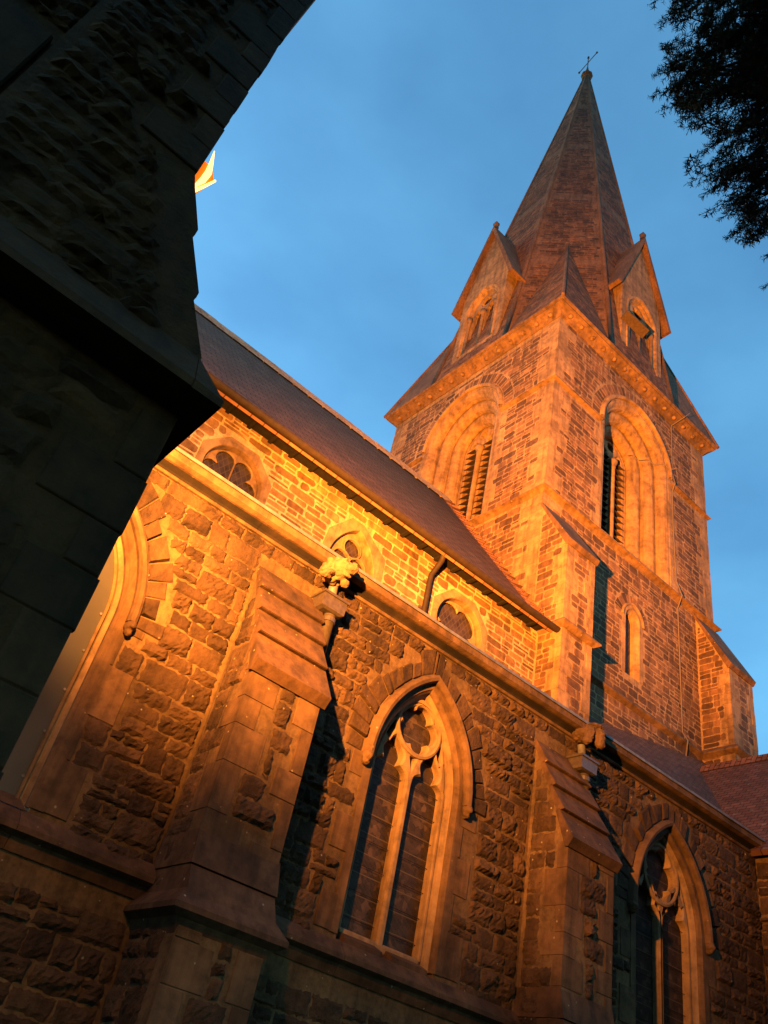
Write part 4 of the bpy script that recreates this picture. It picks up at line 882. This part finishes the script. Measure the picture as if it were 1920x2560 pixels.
for f, c0, lab in LF:
    o, s, (hb, hg, ze, za, zb_) = lucarne(f, c0, lab)
    # three levels only: mouldings join the lucarne mesh, roof and finial are parts of the spire
    me = o.data
    s.build('tracery', M['ashlar'], o)
    s = MB(); t_ = f.p(c0, 20.9, -0.12)
    tube(s, [f.p(c0, 20.95, -0.10), f.p(c0, 22.6, -0.10), f.p(c0, 22.66, -0.10), f.p(c0, 22.8, -0.10)], [0.06, 0.055, 0.075, 0.11], 10)
    for sg in (-1, 1): tube(s, [f.p(c0+sg*0.56, 20.95, -0.07), f.p(c0+sg*0.56, 22.6, -0.07), f.p(c0+sg*0.56, 22.66, -0.07), f.p(c0+sg*0.56, 22.8, -0.07)], [0.06, 0.055, 0.075, 0.10], 10)
    s.build('shafts', M['ashlar'], o, True)
    s = MB(); s.quad(f, (c0-0.66, 20.9, -0.75), (c0+0.66, 20.9, -0.75), (c0+0.66, 24.0, -0.75), (c0-0.66, 24.0, -0.75)); s.build('dark_opening', M['void'], o)
    s = MB()
    for sg in (-1, 1):
        p0, p1 = (c0+sg*(hg+0.02), ze-0.1), (c0, za+0.02); L_ = math.hypot(p1[0]-p0[0], p1[1]-p0[1]); nx, ny = (p1[1]-p0[1])/L_*sg, -(p1[0]-p0[0])/L_*sg; t = 0.14
        q = [p0, p1, (c0, za+0.02-0.32), (p0[0]-sg*0.13, p0[1]-0.05)]
        s.add(f, [(x, y, 0.16) for x, y in q]+[(x, y, -3.3) for x, y in q], [(0, 1, 2, 3), (4, 7, 6, 5), (0, 4, 5, 1), (3, 2, 6, 7), (0, 3, 7, 4), (1, 5, 6, 2)])
    s.build('roof', M['spire_base'], o)
    s = MB(); pt = f.p(c0, za, 0.06); tube(s, [pt-Vector((0, 0, .1)), pt+Vector((0, 0, .08)), pt+Vector((0, 0, .14)), pt+Vector((0, 0, .24)), pt+Vector((0, 0, .28))], [0.10, 0.09, 0.11, 0.11, 0.08], 4); s.build('finial', M['spire_base'], o, True)
s = MB(); fb = Fr((12.50, 9.05, 21.90), (1.0, -0.15, -0.22), (0.1, 0.8, -0.35)); s.box(fb, -0.40, 0.48, -0.15, 0.15, -0.025, 0.025); s.build('jutting_plank', M['wood'], church)

# ================================================================== PORCH PIER IN THE FOREGROUND
porch = empty('porch', (-1.2, 2.6, 0), 'dark unlit stone porch buttress looming close on the left', 'porch')
mb = MB(); YF = 2.30; PF = Sf(YF); YB = 2.86
prof = [(0.133, 4.72), (0.165, 4.64), (0.262, 4.435), (0.262, 4.40), (0.255, 4.385), (0.385, 4.135), (0.385, 4.105), (0.375, 4.095), (0.508, 3.855), (0.508, 3.845), (0.50, 3.83), (0.625, 3.70)]
out = [(-0.55, 3.62), (0.56, 3.62)]+list(reversed(prof))+[(0.133, 9.5), (-0.55, 9.5)]
plate(mb, PF, out, [], YF-YB, 0.0, 0)
q1 = quoins(mb, PF, 0.133, -1, 4.72, 9.4, 2, 700, 0.12, 0.26, (0.16, 0.28), 0.012, jit=0.012)
def pfree(u, v):
    r = 0.133
    if v < 4.72:
        r = 0.165+(0.60-0.165)*(4.64-v)/(4.64-3.70)-0.16
        return -0.52 < u < r and v > 3.8
    return -0.52 < u < 0.133-q1(v)-0.01
courses(PF, mb, -0.55, 0.6, 3.8, 9.4, pfree, 'rock', (0.06, 0.12), (0.12, 0.27), 0.012, 1, 710, 0.03, 0.1)
PE = Ef(0.133); courses(PE, mb, YF, YB, 4.75, 9.4, lambda u, v: True, 'flat', (0.2, 0.3), (0.2, 0.4), 0.01, 2, 712, 0.004, 0)
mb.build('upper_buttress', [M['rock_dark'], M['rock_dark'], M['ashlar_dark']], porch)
s = MB(); lp = [(-0.02, 3.86), (0.0, 3.85), (0.10, 3.655), (0.10, 3.618), (0.0, 3.612), (-0.02, 3.612)]
strip(s, PF, lp, -4.0, 0.50, 0, True, 0.9, 0.003)
s.add(None, [(0.50, 2.30, 3.85), (0.50, 2.20, 3.655), (0.628, 2.20, 3.645), (0.628, 2.726, 3.645), (0.50, 2.726, 3.85), (0.50, 2.2, 3.613), (0.628, 2.2, 3.613), (0.628, 2.726, 3.613), (0.50, 2.726, 3.613)], [(0, 1, 2), (0, 2, 3, 4), (1, 5, 6, 2), (2, 6, 7, 3), (5, 8, 7, 6)])
s.box(PF, -4.0, 0.499, 3.618, 3.648, YF-2.726, 0.0)
s.build('drip_course', M['ashlar_dark'], porch)
s = MB(); PL = Sf(2.38); s.box(PL, -4.0, 0.549, 0, 3.615, 2.38-2.72, 0.0, 0)
q2 = quoins(s, PL, 0.549, -1, 0.0, 3.6, 2, 720, 0.14, 0.28, (0.16, 0.28), 0.008, jit=0.012)
courses(PL, s, -3.2, 0.55, 0.2, 3.6, lambda u, v: u < 0.549-q2(v)-0.01, 'rock', (0.10, 0.18), (0.16, 0.34), 0.012, 1, 722, 0.03, 0.12)
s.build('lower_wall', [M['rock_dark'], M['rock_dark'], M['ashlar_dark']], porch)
s = MB(); PW = Sf(2.62); s.quad(PW, (-4, 3.6, 0), (-0.5, 3.6, 0), (-0.5, 9.5, 0), (-4, 9.5, 0)); courses(PW, s, -3, -0.56, 3.9, 8, lambda u, v: not (-0.95 < u < -0.62 and 4.2 < v < 5.3), 'rock', (0.12, 0.22), (0.2, 0.42), 0.016, 1, 724, 0.03, 0.12)
s.box(PW, -0.95, -0.64, 4.2, 5.2, 0, 0.04, 2, 0.01)
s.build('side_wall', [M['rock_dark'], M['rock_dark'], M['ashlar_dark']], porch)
s = MB(); s.add(None, [(-0.3, 2.9, 7.35), (0.165, 2.9, 7.2), (0.27, 2.9, 9.6), (-0.3, 2.9, 9.6), (-0.3, 3.2, 7.35), (0.165, 3.2, 7.2), (0.27, 3.2, 9.6), (-0.3, 3.2, 9.6)], [(0, 1, 2, 3), (4, 7, 6, 5), (1, 5, 6, 2), (0, 4, 5, 1), (3, 2, 6, 7)])
s.build('gable_kneeler', M['ashlar'], porch)

# ================================================================== FLOODLIGHT
LP = Vector((0.205, 2.78, 5.30))
lamp = empty('floodlight', LP, 'glowing orange sodium floodlight peeping from behind the dark porch buttress', 'floodlight')
P3 = lambda x, z, y=2.75: Vector((x+0.012, y, z))
s = MB(); a_ = [P3(0.150, 5.46), P3(0.205, 5.455), P3(0.245, 5.375), P3(0.192, 5.175), P3(0.14, 5.15)]; b_ = [p+Vector((-0.02, 0.12, 0.02)) for p in a_]
s.add(None, [tuple(p) for p in a_+b_], [(0, 1, 2, 3, 4), (9, 8, 7, 6, 5)]+[(i, (i+1) % 5, 5+(i+1) % 5, 5+i) for i in range(5)]); s.build('housing', M['housing'], lamp)
s = MB(); tube(s, [P3(0.168, 5.56, 2.735), P3(0.185, 5.47, 2.735), P3(0.200, 5.38, 2.735), P3(0.196, 5.30, 2.735), P3(0.182, 5.235, 2.735), P3(0.178, 5.165, 2.735)], [0.002, 0.010, 0.018, 0.016, 0.008, 0.011], 10)
s.build('lit_lens', M['lampglass'], lamp, True)
s = MB(); tube(s, [P3(0.180, 5.162, 2.735), P3(0.215, 5.262, 2.735), P3(0.248, 5.365, 2.735)], [0.011, 0.008, 0.006], 8); s.build('lit_rim', M['lampglass'], lamp, True)
s = MB(); tube(s, [P3(0.16, 5.3, 2.82), P3(0.11, 5.3, 2.82)], 0.02, 8); s.build('bracket', M['iron'], lamp)
def spot(name, loc, target, power, size, blend, rad=0.05):
    l = bpy.data.lights.new(name, 'SPOT'); l.energy = power; l.spot_size = R_(size); l.spot_blend = blend; l.color = LCOL if 'tower' in name else (1.0, 0.35, 0.05); l.shadow_soft_size = rad
    o = bpy.data.objects.new(name, l); COL.objects.link(o); o.parent = lamp; o.location = Vector(loc)-LP
    o.rotation_euler = (Vector(target)-Vector(loc)).to_track_quat('-Z', 'Y').to_euler(); return o
LCOL = (1.0, 0.30, 0.030)
spot('flood_beam', LP+Vector((0.10, 0.12, 0.02)), (3.9, 6.8, 8.6), 2850, 113, 1.0)
spot('flood_spill', LP+Vector((0.10, 0.12, 0.02)), (2.5, 6.5, 4.5), 60, 165, 0.8)
spot('tower_beam', LP+Vector((0.10, 0.12, 0.02)), (12.2, 10.0, 17.3), 17500, 61, 1.0, 0.12)

# ================================================================== YEW TREE
yew = empty('yew_tree', (7.2, -2.2, 0), 'dark yew tree with needled sprays hanging in at the upper right', 'tree')
BR = [(1.87, 1.24, 8.02, 2.05, 0.83, 8.19), (2.05, 1.3, 8.16, 2.16, 1.0, 8.34), (2.07, 1.25, 7.74, 2.29, 0.85, 7.89), (2.3, 1.44, 8.16, 2.58, 1.05, 8.29), (2.25, 1.46, 7.96, 2.56, 1.15, 8.07), (2.37, 1.58, 8.0, 2.62, 1.21, 8.14), (2.55, 1.63, 8.13, 2.79, 1.28, 8.28), (2.54, 1.48, 7.73, 2.67, 1.13, 7.92), (2.53, 1.42, 7.53, 2.7, 1.08, 7.69), (2.95, 1.61, 7.97, 3.11, 1.16, 8.16), (2.97, 1.69, 7.71, 3.17, 1.28, 7.88), (3.26, 1.74, 8.01, 3.47, 1.36, 8.16), (3.19, 1.71, 7.59, 3.35, 1.33, 7.77), (3.43, 1.7, 7.82, 3.58, 1.35, 7.99), (3.45, 1.68, 7.57, 3.62, 1.3, 7.75), (3.71, 1.67, 7.79, 3.84, 1.33, 7.96), (3.76, 1.56, 7.54, 3.97, 1.22, 7.66), (3.96, 1.69, 7.5, 4.21, 1.32, 7.61), (2.23, 1.23, 8.66, 2.39, 0.84, 8.82), (2.43, 1.17, 8.49, 2.62, 0.68, 8.65), (2.67, 1.45, 8.57, 2.89, 0.98, 8.72), (2.8, 1.35, 8.21, 2.99, 0.91, 8.36), (3.08, 1.45, 8.28, 3.26, 1.02, 8.45), (3.16, 1.46, 7.9, 3.36, 1.03, 8.05), (3.56, 1.58, 8.13, 3.74, 1.17, 8.29), (2.62, 1.01, 8.01, 2.79, 0.63, 8.16), (2.95, 1.12, 7.85, 3.11, 0.73, 8.0), (3.34, 1.31, 7.96, 3.52, 0.9, 8.1), (2.46, 0.83, 8.32, 2.61, 0.47, 8.46), (2.57, 1.09, 7.8, 2.75, 0.69, 7.94), (2.46, 1.23, 8.25, 2.62, 0.85, 8.41), (2.24, 0.97, 8.16, 2.37, 0.58, 8.32), (3.46, 1.45, 7.51, 3.65, 1.09, 7.65), (2.7, 1.06, 8.73, 2.86, 0.66, 8.88), (2.7, 1.17, 8.5, 2.9, 0.8, 8.63), (3.07, 1.2, 8.56, 3.26, 0.83, 8.69), (3.28, 1.4, 8.31, 3.45, 1.0, 8.46)]
ry = random.Random(21); cr_ = MB(); tk = MB()
def twig(p, d, L_, up_=Vector((0, 0, 1)), fat=1.0):
    d = d.normalized(); s_ = d.cross(up_).normalized(); n2 = s_.cross(d); n = int(L_/0.006); e = p+d*L_
    w = 0.003; b = len(cr_.v); cr_.v += [p-s_*w, p+s_*w, e]; cr_.uv += [(0, 0)]*3; cr_.f.append([b, b+1, b+2]); cr_.m.append(0)
    for i in range(n):
        t = i/n; q = p+d*L_*t; ang = ry.uniform(0, 6.28) if ry.random() < 0.5 else (0 if i % 2 else math.pi)+ry.uniform(-.5, .5)
        side = s_*math.cos(ang)+n2*math.sin(ang); nd_ = (d*ry.uniform(0.35, 0.8)+side).normalized()*ry.uniform(0.022, 0.034)*(1-0.3*t)*fat
        x = nd_.cross(Vector((ry.uniform(-1, 1), ry.uniform(-1, 1), ry.uniform(-1, 1)))).normalized()*0.0028*fat
        b = len(cr_.v); cr_.v += [q-x, q+x, q+nd_]; cr_.uv += [(0, 0)]*3; cr_.f.append([b, b+1, b+2]); cr_.m.append(0)
def branch(tip, root, side=12, spread=0.15, fat=1.0):
    ax_ = (tip-root); L_ = ax_.length; d = ax_.normalized(); tube(tk, [root, root+ax_*0.5, tip], [0.006, 0.004, 0.001], 4)
    for i in range(side):
        t = (i+0.5)/side; p = root+ax_*t; sg = 1 if i % 2 else -1
        s_ = d.cross(Vector((ry.uniform(-.5, .5), ry.uniform(-.5, .5), 1))).normalized()*sg
        dd = (d*ry.uniform(0.5, 1.1)+s_*ry.uniform(0.5, 1.0)+Vector((0, 0, ry.uniform(-0.6, 0.1)))); ln = spread*(1.15-0.6*t)*ry.uniform(0.7, 1.2)
        twig(p, dd, ln, fat=fat)
        if ry.random() < 0.6:
            q = p+dd.normalized()*ln*0.45; twig(q, dd.normalized()+d*0.8+Vector((ry.uniform(-.6, .6), ry.uniform(-.6, .6), ry.uniform(-.7, .2))), ln*0.7, fat=fat)
    twig(tip-d*0.05, d, 0.10)
for b in BR:
    tip, root = Vector(b[:3]), Vector(b[3:]); L0 = root-tip
    branch(tip+L0*0.05, root, 14, 0.10, 1.45); dv = L0.cross(Vector((0.4, 0.3, 1))).normalized()
    for k in range(8):
        q = tip+L0*ry.uniform(0.15, 0.9)+dv*ry.uniform(-.13, .13)+Vector((0, 0, ry.uniform(-.10, .10)))
        dn = (L0.normalized()+Vector((ry.gauss(0, .45), ry.gauss(0, .45), ry.gauss(0.15, .5)))).normalized(); branch(q, q+dn*ry.uniform(.16, .28), 8, 0.085, 1.6)
# inner mass of the crown, further from the church
for i in range(2600):
    a_, b_ = ry.choice(BR), ry.choice(BR)
    if (Vector(a_[3:])-Vector(b_[3:])).length > 0.75: continue
    t = ry.random(); q = Vector(a_[3:])*(1-t)+Vector(b_[3:])*t; L0 = (Vector(a_[3:])-Vector(a_[:3])).normalized()
    q += L0*ry.uniform(0.0, 0.8)+Vector((ry.uniform(-.05, .25), ry.uniform(-.2, .05), ry.uniform(-.05, .3))); dn = (L0+Vector((ry.gauss(0, .7), ry.gauss(0, .7), ry.gauss(0.1, .7)))).normalized(); branch(q, q+dn*0.3, 7, 0.13, 2.0)
hub = [Vector((3.3, 0.2, 8.6)), Vector((4.4, -0.2, 8.2)), Vector((4.0, 0.5, 9.2)), Vector((3.2, -0.6, 9.6)), Vector((5.2, 0.0, 8.3))]
# unseen leaf mass added behind the camera to block skylight from the walls
for i in range(9000):
    an = ry.uniform(0, 6.28); rr = math.sqrt(ry.random()); hh = ry.uniform(-1, 1)
    c_ = Vector((5.2+7.5*rr*math.cos(an), -5.6+6.6*rr*math.sin(an), 8.6+4.4*hh*math.sqrt(max(0, 1-rr*rr*0.8))))
    if c_.z < 4.2 or c_.y > 0.30*c_.x-0.9 or (c_-Vector((0, 0, 1.6))).length < 4: continue
    for k in range(3):
        d = Vector((ry.gauss(0, 1), ry.gauss(0, 1), ry.gauss(0, .6))).normalized(); x = d.orthogonal().normalized()*ry.uniform(.06, .13); p = c_+Vector((ry.gauss(0, .1), ry.gauss(0, .1), ry.gauss(0, .1)))
        b = len(cr_.v); cr_.v += [p-x, p+x, p+d*ry.uniform(.25, .5)]; cr_.uv += [(0, 0)]*3; cr_.f.append([b, b+1, b+2]); cr_.m.append(0)
cr_.build('crown', M['needle'], yew)
T0 = Vector((7.2, -2.2, 0))
tube(tk, [T0, T0+Vector((-.1, .05, 2)), T0+Vector((-.3, .2, 4)), T0+Vector((-.6, .4, 6)), T0+Vector((-1.0, .6, 8.5)), T0+Vector((-1.2, .8, 11))], [0.55, 0.45, 0.38, 0.3, 0.2, 0.05], 12)
for h in hub:
    st_ = T0+Vector((-.6, .4, 6.2)); tube(tk, [st_, (st_+h)/2+Vector((0, 0, .5)), h], [0.12, 0.07, 0.025], 7)
for b in BR:
    r_ = Vector(b[3:]); h = min(hub, key=lambda q: (q-r_).length); tube(tk, [r_, (r_+h)/2+Vector((0, 0, .05)), h], [0.010, 0.014, 0.02], 5)
tk.build('trunk', M['bark'], yew, True)
print('faces', sum(len(o.data.polygons) for o in bpy.data.objects if o.type == 'MESH'))
